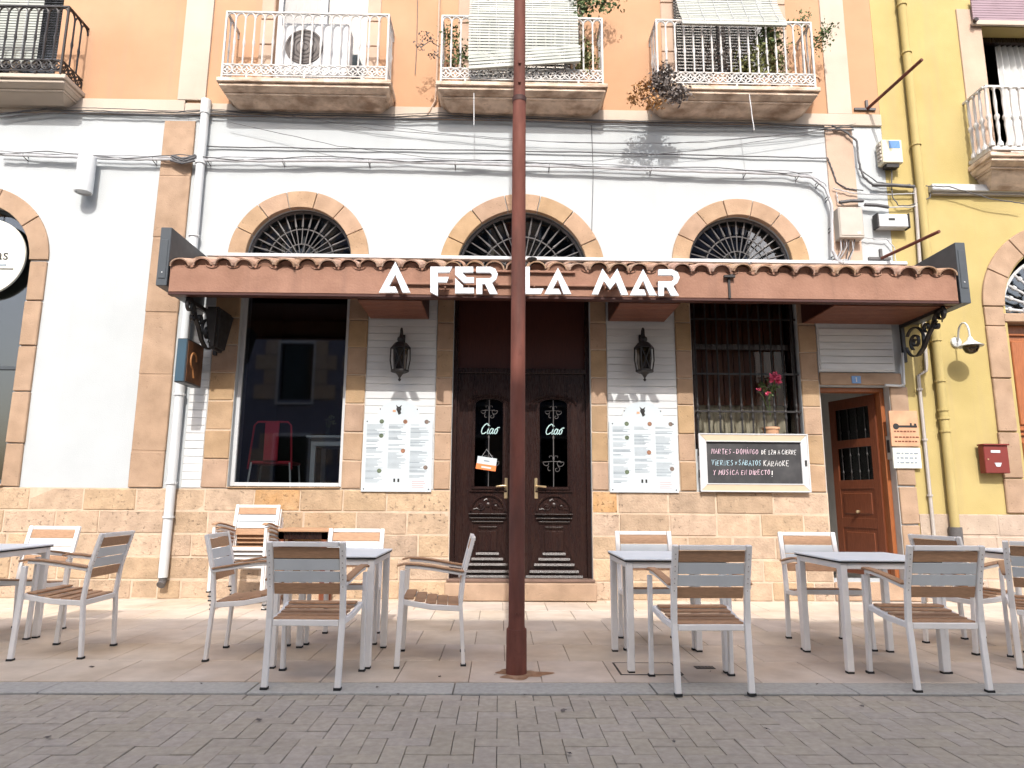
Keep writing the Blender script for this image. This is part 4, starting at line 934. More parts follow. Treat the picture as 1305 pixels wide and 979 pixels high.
# dark housing on the left bracket
t = thing('loudspeaker', 'black outdoor loudspeaker under the canopy beside the shop window', 'loudspeaker', (-3.28, W-.3, 2.8))
MB().frustum((-3.31, -3.22, W-.40, W-.14), CB-.50, (-3.34, -3.16, W-.52, W-.08), CB-.032).build('cabinet', IRON, t, bevel=.03, seg=2)
MB().box(-3.29, -3.25, W-.42, W-.40, CB-.42, CB-.36).build('badge', PVC, t)
# projecting box sign
bs = thing('box_sign', 'projecting box sign with blue edge and brown picture face by downpipe', 'sign', (at(233, 460, W-.5).x, W-.25, 2.4))
za, zb = at(231, 487, W-.52).z, at(231, 431, W-.52).z; xa, xb = at(224, 460, W-.52).x, at(237, 460, W-.52).x
MB().box(xa, xb, W-.52, W-.10, za, zb).build('casing', SLATE, bs, bevel=.006); MB().box(xa+.008, xb-.008, W-.526, W-.5205, za+.012, zb-.012).build('edge_strip', BLUE, bs)
MB().box(xb+.001, xb+.006, W-.50, W-.12, za+.02, zb-.02).build('picture', M('sign_picture', (.15, .07, .035), .5, 3.5, .5, 0, col2=(.05, .025, .015), c2s=4, c2a=.9), bs)
MB().tube([(xb+.009, W-.36+.07*math.cos(a), za+.27+.09*math.sin(a)) for a in [k*.35 for k in range(14)]]+[(xb+.009, W-.33, za+.08)], .012, 5).build('emblem', M('emblem_orange', (.35, .15, .05), .6, 6, .2, 0), bs)
MB().box((xa+xb)/2-.012, (xa+xb)/2+.012, W-.10, W-.002, (za+zb)/2-.02, (za+zb)/2+.02).build('wall_arm', IRON, bs)
# ------------------------------------------------------------------ wall lanterns
def lantern(px, label):
    p = at(px, 455, W-.14); x = p.x; Y = W-.16; t = thing('wall_lantern', label, 'lantern', (x, W-.02, 2.4), 'wall lanterns')
    zt = at(px, 420, Y).z; zb = at(px, 486, Y).z; h = zt-zb
    z = lambda f: zb+h*f
    MB().lathe((x, Y, 0), [(.014, z(.76)), (.07, z(.74)), (.118, z(.645)), (.12, z(.63)), (.02, z(.625))], 6).build('roof', IRON, t)
    MB().lathe((x, Y, 0), [(.03, z(.75)), (.045, z(.80)), (.04, z(.84)), (.018, z(.87)), (.014, z(.92))], 8).build('chimney', IRON, t, smooth=True)
    MB().tube([(x, Y, z(.9)), (x, Y, z(.99)), (x, Y+.03, z(1.03)), (x, Y+.07, z(1.0)), (x, Y+.10, z(.9)), (x, W-.02, z(.85))], .014, 6).build('arm', IRON, t, smooth=True)
    MB().box(x-.03, x+.03, W-.03, W-.012, z(.70), z(.95)).build('back_plate', IRON, t)
    MB().lathe((x, Y, 0), [(.09, z(.165)), (.106, z(.18)), (.106, z(.215)), (.08, z(.225))], 6).build('base', IRON, t)
    MB().lathe((x, Y, 0), [(.006, z(.0)), (.02, z(.03)), (.008, z(.06)), (.03, z(.12)), (.06, z(.165))], 8).build('finial', IRON, t, smooth=True)
    for k in range(6):
        a = k*math.pi/3; r0, r1 = .094, .112
        MB().tube([(x+r0*math.cos(a), Y+r0*math.sin(a), z(.2)), (x+(r0+.022)*math.cos(a), Y+(r0+.022)*math.sin(a), z(.4)), (x+r1*math.cos(a), Y+r1*math.sin(a), z(.635))], .0085, 5).build('cage_bar', IRON, t)
    for sx in (-1, 1):
        MB().tube([(x-sx*.045, Y-.085, z(.22)), (x+sx*.05, Y-.10, z(.62))], .007, 5).build('cage_bar', IRON, t)
    MB().lathe((x, Y, 0), [(.075, z(.22)), (.088, z(.62))], 6).build('glass', LAMPG, t)
    MB().lathe((x, Y, 0), [(.02, z(.22)), (.024, z(.3)), (.03, z(.42)), (.012, z(.5))], 8).build('bulb', CREAM, t, smooth=True)
lantern(510.5, 'black wall lantern on white boards between shop window and double door'); lantern(820.5, 'black wall lantern on white boards between double door and barred window')
# ------------------------------------------------------------------ menu boards
def menu(x0p, x1p, ytop, ysh, ybot, label):
    Y = W-.03; a = at(x0p, ybot, Y); b = at(x1p, ybot, Y); x0, x1, z0 = a.x, b.x, a.z; zs = at(x0p, ysh, Y).z; zt = at(x0p, ytop, Y).z; c = (x0+x1)/2; wv = x1-x0
    t = thing('menu_board', label, 'menu board', (c, Y, z0), 'menu boards')
    A = [(c+wv*.5*.62*math.cos(math.pi*k/16), zs+(zt-zs)*math.sin(math.pi*k/16)**.8) for k in range(17)]
    P = [(x0, z0), (x1, z0), (x1, zs), (c+wv*.5*.8, zs+.02)]+[(u, v+.0) for u, v in A if v > zs+.03]+[(c-wv*.5*.8, zs+.02), (x0, zs)]
    MB().prism(P, Y-.012, Y+.008).build('panel', MENU, t)
    H_ = zs-z0; ln = MB(); rl = MB(); rnd = random.Random(int(x0p))
    for ci in range(3):
        cx = x0+wv*(.05+.315*ci); z = zs-.06
        while z > z0+.10:
            if rnd.random() < .14: z -= .022; continue
            if ci == 2 and z < z0+.16: break
            if ci == 1 and z < z0+.22: break
            l_ = rnd.uniform(.10, .24)*wv/.9; hgt = .0045 if rnd.random() < .8 else .008
            ln.box(cx, cx+l_, Y-.0135, Y-.0122, z, z+hgt); z -= .0135
    for k in range(4): rl.box(x0+wv*.72, x0+wv*(.72+rnd.uniform(.14, .2)), Y-.0135, Y-.0122, z0+.05+k*.022, z0+.055+k*.022)
    ln.build('printed_lines', INK, t); rl.build('printed_lines', INKR, t)
    food = [M('food_%d' % random.randint(0, 9999), cc_, .6, 40, .4, 0) for cc_ in ((.10, .13, .08), (.25, .12, .07), (.16, .12, .10))]
    for i, (u, v) in enumerate(((.28, 1.0), (.62, 1.0), (.93, 1.0), (.28, .80), (.60, .59), (.93, .36), (.27, .31))):
        MB().lathe((x0+wv*(u-.02), Y-.0122, z0+H_*v-.02), [(.026, 0), (.026, .0015)], 14, 'y').build('food_picture', food[i % 3], t)
    zz_ = zs+(zt-zs)*.55     # emblem: a small dark bull-like head
    em = MB(); em.lathe((c, Y-.0122, zz_), [(.030, 0), (.030, .002)], 10, 'y'); em.prism([(c-.035, zz_+.05), (c-.02, zz_+.01), (c-.008, zz_+.03)], Y-.014, Y-.0122); em.prism([(c+.035, zz_+.05), (c+.02, zz_+.01), (c+.008, zz_+.03)], Y-.014, Y-.0122); em.prism([(c-.02, zz_-.02), (c+.02, zz_-.02), (c+.03, zz_-.05), (c, zz_-.07)], Y-.0142, Y-.0122)
    em.build('emblem', INKK, t); MB().box(c-.07, c-.035, Y-.0138, Y-.0122, zz_-.035, zz_-.01).build('emblem', CLAY, t)
    for sx in (-.035, .012): MB().box(c+sx, c+sx+.022, Y-.0138, Y-.0122, z0+.11, z0+.15).build('print', INKK, t)
    for ux, uz in ((x0+.03, z0+.03), (x1-.03, z0+.03), (x0+.04, zs-.02), (x1-.04, zs-.02), (c-wv*.27, zs+(zt-zs)*.55), (c+wv*.27, zs+(zt-zs)*.55)): MB().lathe((ux, Y-.0122, uz), [(.008, 0), (.006, .004)], 8, 'y').build('screw', IRON, t)
menu(460, 549.5, 510, 535, 626.5, 'white printed menu panel between shop window and double door'); menu(777.5, 865, 512, 538, 627.5, 'white printed menu panel between double door and barred window')
# ------------------------------------------------------------------ chalkboard case
GL = {'A': [[(0,0),(.45,1),(.9,0)],[(.18,.4),(.72,.4)]], 'B': [[(0,0),(0,1),(.6,.9),(.6,.6),(0,.52),(.7,.42),(.7,.1),(0,0)]], 'C': [[(.75,.85),(.4,1),(.05,.6),(.1,.15),(.45,0),(.8,.15)]], 'D': [[(0,0),(0,1),(.5,.9),(.75,.5),(.5,.1),(0,0)]],
 'E': [[(.7,1),(0,1),(0,0),(.7,0)],[(0,.5),(.55,.52)]], 'G': [[(.75,.85),(.4,1),(.05,.6),(.1,.15),(.45,0),(.8,.2),(.75,.45),(.45,.45)]], 'H': [[(0,0),(0,1)],[(.7,0),(.7,1)],[(0,.5),(.7,.5)]], 'I': [[(.15,0),(.15,.8)],[(.14,1.02),(.17,1.08)]],
 'K': [[(0,0),(0,1)],[(.7,1),(0,.45),(.75,0)]], 'M': [[(0,0),(.1,1),(.45,.35),(.8,1),(.9,0)]], 'N': [[(0,0),(0,1),(.7,0),(.7,1)]], 'O': [[(.4,1),(.05,.7),(.05,.3),(.4,0),(.75,.3),(.75,.7),(.4,1)]], 'R': [[(0,0),(0,1),(.6,.92),(.6,.58),(0,.5),(.7,0)]],
 'S': [[(.65,.9),(.3,1),(.05,.75),(.6,.35),(.45,.03),(.02,.1)]], 'T': [[(0,1),(.8,1)],[(.4,1),(.4,0)]], 'U': [[(0,1),(.05,.2),(.35,0),(.65,.2),(.7,1)]], 'V': [[(0,1),(.38,0),(.75,1)]], 'X': [[(0,1),(.7,0)],[(.7,1),(0,0)]], 'Y': [[(0,1),(.38,.5),(.75,1)],[(.38,.5),(.35,0)]],
 'Z': [[(0,1),(.7,1),(0,0),(.7,0)]], '1': [[(.05,.75),(.3,1),(.3,0)],[(.05,0),(.55,0)]], '2': [[(.05,.8),(.35,1),(.62,.75),(.05,0),(.7,.02)]], '-': [[(.1,.45),(.6,.47)]], '!': [[(.2,1),(.2,.3)],[(.2,.08),(.2,.0)]]}
cbd = thing('chalkboard', 'black chalkboard in a cream frame with chalk opening hours below barred window', 'chalkboard', (at(962, 590, W-.05).x, W-.03, 1.24))
Y = W-.05; tl, tr, bl, br = at(891, 553, Y), at(1028, 557, Y), at(892, 626, Y), at(1032, 626, Y)
x0, x1, z0, z1 = (tl.x+bl.x)/2, (tr.x+br.x)/2, bl.z, tl.z; e = .085
x1 = min(x1, win3[1]+.02)
for nm, P in (('frame_bar', [(x0, z0), (x1, z0), (x1-e, z0+e), (x0+e, z0+e)]), ('frame_bar', [(x1-e, z1-e), (x0+e, z1-e), (x0, z1), (x1, z1)][::-1]), ('frame_bar', [(x0, z0), (x0+e, z0+e), (x0+e, z1-e), (x0, z1)]), ('frame_bar', [(x1, z0), (x1, z1), (x1-e, z1-e), (x1-e, z0+e)])):
    vert = abs(P[0][0]-P[-1][0]) < .01 or abs(P[0][0]-P[1][0]) < .01
    MB().prism(P, Y-.02, W-.02).build(nm, PWHITE if vert else BEIGEP, cbd, bevel=.004)
o = MB()
for b in ((x0-.006, x1+.006, z1-.008, z1+.006), (x0-.006, x1+.006, z0-.006, z0+.008), (x0-.006, x0+.008, z0+.008, z1-.008), (x1-.008, x1+.006, z0+.008, z1-.008), (x0+e-.008, x1-e+.008, z1-e-.006, z1-e+.006), (x0+e-.008, x1-e+.008, z0+e-.006, z0+e+.006)): o.box(b[0], b[1], Y-.027, Y-.018, b[2], b[3])
o.build('frame_edging', PWHITE, cbd)
MB().box(x0+e, x1-e, Y-.002, W-.021, z0+e, z1-e).build('board', CHALKB, cbd)
MB().box(x1-e*.55, x1-e*.3, Y-.0285, Y-.02, (z0+z1)/2-.035, (z0+z1)/2+.03).build('lock', IRON, cbd)
for zz_ in (z0+(z1-z0)*.3, z0+(z1-z0)*.68): MB().box(x0-.012, x0-.0065, Y-.02, Y+.01, zz_-.045, zz_+.045).build('hinge', IRON, cbd)
rnd = random.Random(5)
def chalk(s, xs, xe, zb, h, mat, r=.0033):
    n = len(s); tot = sum(.5 if c == ' ' else .55 if c in 'I!' else 1 for c in s); cw = (xe-xs)/tot; x = xs; mb = MB()
    for c in s:
        if c in GL:
            hh = h*rnd.uniform(.88, 1.1); dz = rnd.uniform(-.004, .005)
            for st_ in GL[c]: mb.tube([(x+u*cw*.82+v*.006+rnd.uniform(-.0015, .0015), Y-.004, zb+dz+v*hh) for u, v in st_], r, 4)
        x += cw*(.5 if c == ' ' else .55 if c in 'I!' else 1)
    mb.build('chalk_lettering', mat, cbd)
def cx(u): return at(885+u/8.156, 590, Y).x
def cz(v): return at(960, 545+v/8.156, Y).z
chalk('MARTES', cx(180), cx(395), cz(278), .058, CHP); chalk('-', cx(400), cx(435), cz(278), .058, CHP); chalk('DOMINGO', cx(440), cx(675), cz(275), .06, CHP)
chalk('DE 12H A CIERRE', cx(700), min(cx(1070), x1-e-.01), cz(278), .052, CHW)
chalk('VIERNES', cx(178), cx(410), cz(395), .06, CHB); chalk('Y', cx(420), cx(445), cz(392), .035, CHB); chalk('SABATOS', cx(458), cx(700), cz(395), .06, CHB); chalk('KARAOKE', cx(718), cx(990), cz(402), .062, CHW)
chalk('Y MUSICA', cx(188), cx(460), cz(495), .06, CHP); chalk('EN DIRECTO', cx(480), cx(785), cz(490), .055, CHP); chalk('!', cx(790), cx(815), cz(508), .075, CHW, .006)
# ------------------------------------------------------------------ plaques, mailbox
def plaque(px0, py0, px1, py1, mat, label, Y=W-.03):
    a, b = at(px0, py1, Y), at(px1, py0, Y); t = thing('wall_plaque', label, 'plaque', ((a.x+b.x)/2, Y, a.z)); MB().box(a.x, b.x, Y-.012, W-.015, a.z, b.z).build('plate', mat, t, bevel=.004)
    return t, a, b
t, a, b = plaque(1136, 524, 1168, 569, CLAY, 'terracotta wall plaque with a dark key emblem beside the open side door', Y=W-.035)
kz = a.z+(b.z-a.z)*.56; kw = b.x-a.x; mb = MB().box(a.x+kw*.25, b.x-kw*.06, W-.0505, W-.0473, kz-.012, kz+.012); mb.lathe((a.x+kw*.2, W-.0473, kz), [(.036, 0), (.036, .003)], 12, 'y'); mb.box(b.x-kw*.3, b.x-kw*.24, W-.0505, W-.0473, kz+.012, kz+.04); mb.box(b.x-kw*.16, b.x-kw*.08, W-.0505, W-.0473, kz+.012, kz+.035); mb.build('key_emblem', INKK, t)
for q in (.40, .24, .12):
    l_ = MB(); xx = a.x+kw*.12
    while xx < b.x-kw*.14: ww = random.uniform(.02, .04); l_.box(xx, xx+ww, W-.0495, W-.0473, a.z+(b.z-a.z)*q, a.z+(b.z-a.z)*q+.016); xx += ww+.012
    l_.build('lettering', MWOOD, t)
t, a, b = plaque(1139, 571, 1172, 597, M('pale_plaque', (.66, .68, .62), .4, 6, .12, .1), 'pale ceramic wall plaque with blurred lettering below the key plaque', Y=W-.035)
for q in (.72, .5, .28):
    l_ = MB(); xx = a.x+.04
    while xx < b.x-.05: ww = random.uniform(.02, .05); l_.box(xx, xx+ww, W-.0495, W-.0473, a.z+(b.z-a.z)*q-.01, a.z+(b.z-a.z)*q+.012); xx += ww+.014
    l_.build('lettering', INK, t)
mbx = thing('mailbox', 'dark red metal mailbox on the stone strip of the yellow house', 'mailbox', (at(1270, 586, W-.12).x, W-.03, 1.5))
a, b = at(1257, 603, W-.13), at(1284, 568, W-.13)
MB().box(a.x, b.x, W-.13, W-.032, a.z, b.z).build('body', MAILR, mbx, bevel=.006); MB().box(a.x-.01, b.x+.012, W-.15, W-.032, b.z+.001, b.z+.02).build('lid', MAILR, mbx, bevel=.004)
MB().box(a.x+.08, a.x+.19, W-.1335, W-.1302, b.z-.085, b.z-.055).build('name_card', MENU, mbx); MB().prism([((a.x+b.x)/2-.035, a.z+.12), ((a.x+b.x)/2+.05, a.z+.12), ((a.x+b.x)/2+.03, a.z+.075), ((a.x+b.x)/2-.015, a.z+.075)], W-.1335, W-.1302).build('horn_emblem', MENU, mbx)
MB().lathe((a.x+.04, W-.1302, (a.z+b.z)/2), [(.010, 0), (.008, .006)], 8, 'y').build('lock', BRASS, mbx)
# ------------------------------------------------------------------ lamps on walls
gl = thing('gooseneck_lamp', 'white gooseneck wall lamp with glass bulb on the yellow wall', 'lamp', (at(1222, 435).x, W, 2.95))
bp = at(1219, 436, W-.02); ex = at(1237, 440, W-.26)
MB().lathe((bp.x, W-.001, bp.z), [(.065, 0), (.06, .025), (.02, .04)], 16, 'y').build('base', PVC, gl, smooth=True)
MB().tube([(bp.x, W-.03, bp.z), (bp.x, W-.05, bp.z+.02)]+[(bp.x+(ex.x-bp.x)*(1-math.cos(a))/2, W-.06-.20*(1-math.cos(a))/2, bp.z+.05+.15*math.sin(a)) for a in [math.pi*k/14 for k in range(15)]]+[(ex.x, W-.26, ex.z+.06)], .011, 8).build('arm', PVC, gl, smooth=True)
MB().lathe((ex.x, W-.26, ex.z), [(.02, .10), (.035, .06), (.09, .015), (.135, -.01), (.13, -.016), (.085, .008), (.02, .05)], 20).build('shade', PVC, gl, smooth=True)
MB().lathe((ex.x, W-.26, ex.z-.01), [(.085, 0), (.085, -.03), (.06, -.075), (.02, -.095)], 16).build('globe', LAMPG, gl, smooth=True)
cl = thing('cylinder_lamp', 'white tubular wall light on the white wall below the cable', 'lamp', (at(109, 225, W-.12).x, W, 5))
cp = at(109, 222, W-.13); zt, zb = at(112, 200, W-.13).z, at(106, 246, W-.13).z
MB().lathe((cp.x, W-.13, 0), [(.095, zt), (.10, zt-.01), (.10, zb+.004), (.085, zb), (.08, zb+.02)], 24).build('tube', PVC, cl, smooth=True); MB().box(cp.x-.04, cp.x+.04, W-.06, W-.001, (zt+zb)/2-.06, (zt+zb)/2+.06).build('mount', PVC, cl)
MB().lathe((cp.x, W-.13, 0), [(.079, zb+.021), (.001, zb+.021)], 20).build('lens', GREYST, cl)
# ------------------------------------------------------------------ pipes
def pipe(name, label, pts, r, mat, clips=(), Yo=None, n=12, cat='pipe'):
    t = thing(name, label, cat, pts[-1]); MB().tube(pts, r, n).build('pipe', mat, t, smooth=True)
    for c in clips: MB().tube([Vector(c)+Vector((0, 0, -.012)), Vector(c)+Vector((0, 0, .012))], r+.012, n).build('clip', mat, t)
    return t
xp = -3.735; Yp = W-.075
t = pipe('downpipe', 'white round downpipe on the joint between the white houses', [(xp, Yp, 5.9), (xp, Yp, .24)], .052, PVC, [(xp, Yp, z_) for z_ in (5.2, 4.25, 3.5, 2.3, 1.28, .9)])
MB().tube([(xp, Yp, .25), (xp, Yp, .19), (xp, Yp-.04, .16)], .045, 10).build('outlet', GIRON, t, smooth=True)
MB().tube([(xp, Yp, 6.05), (xp, Yp, 5.86)], .062, 12).build('socket', PVC, t, smooth=True)
xq = 5.26; 
t = pipe('downpipe', 'yellow painted downpipe running down the yellow house', [(xq, W-.065, 11.4), (xq, W-.065, .82)], .05, YELLOW, [(xq, W-.065, z_) for z_ in (7.6, 6.9, 5.6, 3.05, 2.55, 2.2, 2.1, 1.95)])
MB().tube([(xq, W-.065, .84), (xq, W-.065, .03)], .07, 12).build('cast_foot', GIRON, t, smooth=True)
x1_ = at(1178, 560, W-.03).x
pipe('conduit', 'thin grey metal conduit beside the yellow downpipe', [(at(1168, 260, W-.04).x, W-.04, at(1168, 240, W-.04).z), (x1_+.11, W-.035, 2.75), (x1_+.10, W-.035, 2.68), (x1_+.0, W-.035, 2.62), (x1_-.0, W-.035, .4)], .02, GREYST, [(x1_, W-.035, z_) for z_ in (2.45, 1.85, 1.2)], n=8)
pipe('drain_pipe', 'short white elbow pipe on the stone above the number tile', [at(1150, 450, W-.05), at(1152, 490, W-.05), at(1147, 492, W-.05), at(1128, 491, W-.05)], .016, PVC, n=8)
# ------------------------------------------------------------------ meter boxes
def ebox(px0, py0, px1, py1, label, d=.16, mat=BOXG, name='junction_box'):
    a, b = at(px0, py1, W-d), at(px1, py0, W-d); t = thing(name, label, 'electrical box', ((a.x+b.x)/2, W, a.z))
    MB().box(a.x, b.x, W-d, W-.001, a.z, b.z).build('housing', mat, t, bevel=.01); return t, a, b
t, a, b = ebox(1071, 264, 1099, 303, 'beige electrical distribution box with cables hanging below on peach pilaster', .15)
MB().box(a.x+.012, b.x-.012, W-.157, W-.1505, a.z+.03, b.z-.01).build('cover', BOXG, t, bevel=.004); MB().box(b.x-.09, b.x-.05, W-.160, W-.1575, a.z+.05, a.z+.075).build('label', PVC, t)
for k in range(6):
    u = a.x+.03+k*.035; L_ = random.uniform(.18, .3)
    mkwire('lead', [(u, W-.1, a.z+.01), (u+random.uniform(-.02, .02), W-.09, a.z-L_*.5), (u-.05+random.uniform(-.03, .03), W-.05, a.z-L_), (u-.08, W-.03, a.z-L_-.06)], .008, CABLE if k % 2 else CABLEW, t, 5)
t, a, b = ebox(1121, 273, 1157, 289, 'long white fuse box with dark end caps on the yellow house corner', .12, PVC)
MB().box(a.x-.025, a.x-.001, W-.125, W-.02, a.z-.01, b.z+.01).build('end_cap', IRON, t, bevel=.004); MB().box(b.x+.001, b.x+.02, W-.125, W-.02, a.z-.01, b.z+.01).build('end_cap', IRON, t, bevel=.004); MB().box(a.x+.12, a.x+.2, W-.1225, W-.1202, (a.z+b.z)/2, (a.z+b.z)/2+.03).build('print', INKK, t)
t, a, b = ebox(1126, 178, 1149, 207, 'cream meter box with blue label high on the yellow house corner', .14, M('cream_box', (.66, .62, .46), .5, 5, .05, .03))
MB().box(a.x+.09, b.x-.03, W-.1435, W-.1402, b.z-.12, b.z-.02).build('label', BLUEN, t)
for k in range(5): MB().box(a.x-.02, a.x-.001, W-.12, W-.04, a.z+.04+k*.05, a.z+.07+k*.05).build('fin', BOXG, t)
MB().box(a.x+.05, b.x-.05, W-.12, W-.03, a.z-.05, a.z-.001).build('gland', IRON, t)
# flag holders: rods sticking out from the wall
for (b0, tip, cross, lb) in (((1104, 140), (1175, 76), (1088, 1115), 'rusty metal rod angled out of the wall above the wires'), ((1122, 330), (1197, 295), (1106, 1134), 'rusty metal rod angled out just above the canopy end')):
    p0 = at(*b0); dirp = Vector((0, -1, .35)).normalized()
    # its length follows from the wall foot and the slope of the rod
    best = None
    for k in range(1, 200):
        L_ = k*.01; q = p0+Vector((.0, -1, 0))*L_; tt = at(tip[0], tip[1], q.y)
        dx = abs(tt.x-p0.x-.18)
        if best is None or dx < best[0]: best = (dx, tt)
    tipv = best[1]
    t = thing('flag_rod', lb, 'rod', p0, 'rusty wall rods'); MB().tube([p0+Vector((0, .0, 0)), tipv], .02, 8).build('rod', RUST, t, smooth=True)
    MB().box(at(cross[0], b0[1]).x, at(cross[1], b0[1]).x, W-.025, W-.0005, p0.z-.018, p0.z+.014).build('cross_bar', GIRON, t); MB().box(p0.x-.015, p0.x+.015, W-.03, W-.0005, p0.z+.015, p0.z+.12).build('strap', GIRON, t)
# ------------------------------------------------------------------ cables
def cable(label, px, r=.007, mat=CABLE, Y=W-.04, sag=0, name='cable', clips=0):
    P = []
    for i in range(len(px)-1):
        for k in range(8): u = k/8; P.append((px[i][0]*(1-u)+px[i+1][0]*u, px[i][1]*(1-u)+px[i+1][1]*u+sag*4*u*(1-u)))
    P.append(px[-1])
    pts = [at(a, b, Y) for a, b in P]
    # lay the points on the wall with a little unevenness
    pts = [p+Vector((0, random.uniform(-.006, .006), random.uniform(-.004, .004))) for p in pts]
    t = thing(name, label, 'cable', pts[0]); mkwire('cable_run', pts, r, mat, t, 6)
    for k in range(clips):
        p = pts[int((k+.5)*len(pts)/clips)]; MB().tube([p+Vector((0, W-p.y, -.03)), p+Vector((0, -.012, -.012)), p+Vector((0, -.012, .015)), p+Vector((0, W-p.y, .02))], .006, 5).build('clip', GIRON, t)
    return t
MAINC = [(0, 197), (60, 199), (160, 203), (230, 203), (300, 205), (420, 205), (520, 207), (640, 210), (760, 214), (900, 219), (1000, 222), (1035, 226), (1052, 240), (1060, 262), (1061, 320), (1068, 334), (1080, 336)]
cable('thick pale cable bundle clipped right across both white walls', MAINC, .018, CABLEW, W-.09, 0, 'cable_bundle', 16)
cable('thin pale cable twisting along the thick clipped bundle', [(a, b-5+(3 if i % 2 else 0)) for i, (a, b) in enumerate(MAINC)], .009, CABLEW, W-.075)
cable('dark cable twisting along the thick clipped bundle', [(a, b-3+(-3 if i % 2 else 2)) for i, (a, b) in enumerate(MAINC[:12])], .006, CABLE, W-.105)
TOPC = [(0, 147), (60, 140), (120, 141), (220, 144), (270, 142), (380, 147), (500, 149), (560, 147), (640, 150), (760, 154), (850, 157), (960, 158), (1040, 162), (1088, 163)]
for k, (dy, r, lb) in enumerate(((0, .008, 'black cable running along the top of the white walls under the balconies'), (3.5, .010, 'thick black cable just under the string course below the balconies'), (-2.5, .005, 'thin black cable along the string course behind balcony undersides'))):
    cable(lb, [(a, b+dy+random.uniform(-1, 1)) for a, b in TOPC], r, CABLE, W-.05-.012*k)
cable('straight dark wire across the white wall ending at the peach pilaster', [(264, 187), (400, 189), (640, 192), (900, 198), (1055, 202), (1060, 215), (1066, 232), (1078, 240), (1100, 243)], .008, CABLE, W-.03)
for i, px in enumerate(([(372, 148), (480, 165), (640, 178), (760, 183), (900, 182), (1050, 166)], [(410, 150), (560, 170), (700, 181), (860, 183), (1000, 172), (1090, 158)], [(290, 155), (430, 186), (545, 201), (640, 205), (760, 205), (900, 190), (1060, 167)])):
    cable(('thin slack wire drooping from the balconies across white wall', 'second slack wire crossing white wall towards the pilaster', 'long thin slack wire drooping from the downpipe across the wall')[i], px, .0035, CABLE, W-.06-.02*i)
cable('black cable curving down the white corner strip to the grey boxes', [(1060, 160), (1078, 168), (1092, 180), (1094, 205), (1100, 225), (1112, 235), (1130, 237), (1160, 236)], .013, CABLE, W-.06)
for i, px in enumerate(([(1062, 240), (1085, 246), (1110, 248), (1165, 247)], [(1094, 215), (1118, 232), (1165, 239)], [(1136, 210), (1137, 250), (1145, 262), (1160, 262), (1185, 252), (1188, 236)], [(1100, 262), (1130, 264), (1160, 264), (1180, 258)], [(1066, 245), (1068, 258), (1075, 262)], [(1100, 303), (1130, 305), (1140, 316), (1142, 340)], [(1180, 237), (1210, 238), (1260, 253), (1305, 260)])):
    cable(('grey wire from the peach pilaster to the yellow downpipe', 'thin black wire slanting to the yellow downpipe', 'black wire looping down from the meter box to cornice', 'grey wire between the beige box and the downpipe', 'short wire entering the top of the beige distribution box', 'pale wire curling down from beige box to the canopy', 'black wire drooping in front of the white cornice')[i], px, .007, CABLE if i in (1, 2, 6) else CABLEW, W-.05 if i != 6 else W-.12)
t = thing('cable_connector', 'black insulated cable connectors clustered above the beige box', 'connector', at(1085, 258, W-.06))
for a, b, c_, d_ in ((1070, 258, 1100, 256), (1102, 261, 1132, 264), (1112, 236, 1165, 238)): MB().tube([at(a, b, W-.07), at((a+c_)/2, (b+d_)/2-1, W-.08), at(c_, d_, W-.07)], .022, 7).build('sleeve', CABLE, t, smooth=True)
t = thing('cable_connector', 'black cable splice tied on the stone pilaster between the houses', 'connector', at(234, 203, W-.1))
mb = MB()
for k in range(7): u = random.uniform; mb.tube([at(222+u(-6, 2), 202+u(-4, 4), W-.1), at(234+u(-3, 3), 204+u(-5, 5), W-.13), at(248+u(-4, 3), 201+u(-4, 5), W-.1)], .012, 5)
mb.build('sleeve', CABLE, t)
cable('thin brown conduit running down the orange wall beside the middle balcony', [(562, -60), (559, 30), (557, 90), (555, 128), (545, 146)], .014, PEACH, W-.03)
cable('thin dark wire down the orange wall beside the air conditioner balcony', [(533, -40), (531, 60), (529, 95)], .004, CABLE, W-.015)
# stray wires hanging from the canopy side
cable('thin white washing cord hanging below the middle balcony', [(604, 106), (604, 160)], .006, PWHITE, BY+.05)
cable('thin white washing cord hanging below the planted balcony', [(954, 114), (961, 166)], .006, PWHITE, BY+.02)
cable('thin wire dropping down the white wall beside the middle arch', [(754, 160), (756, 220), (754, 305), (756, 318)], .004, CABLE, W-.02)
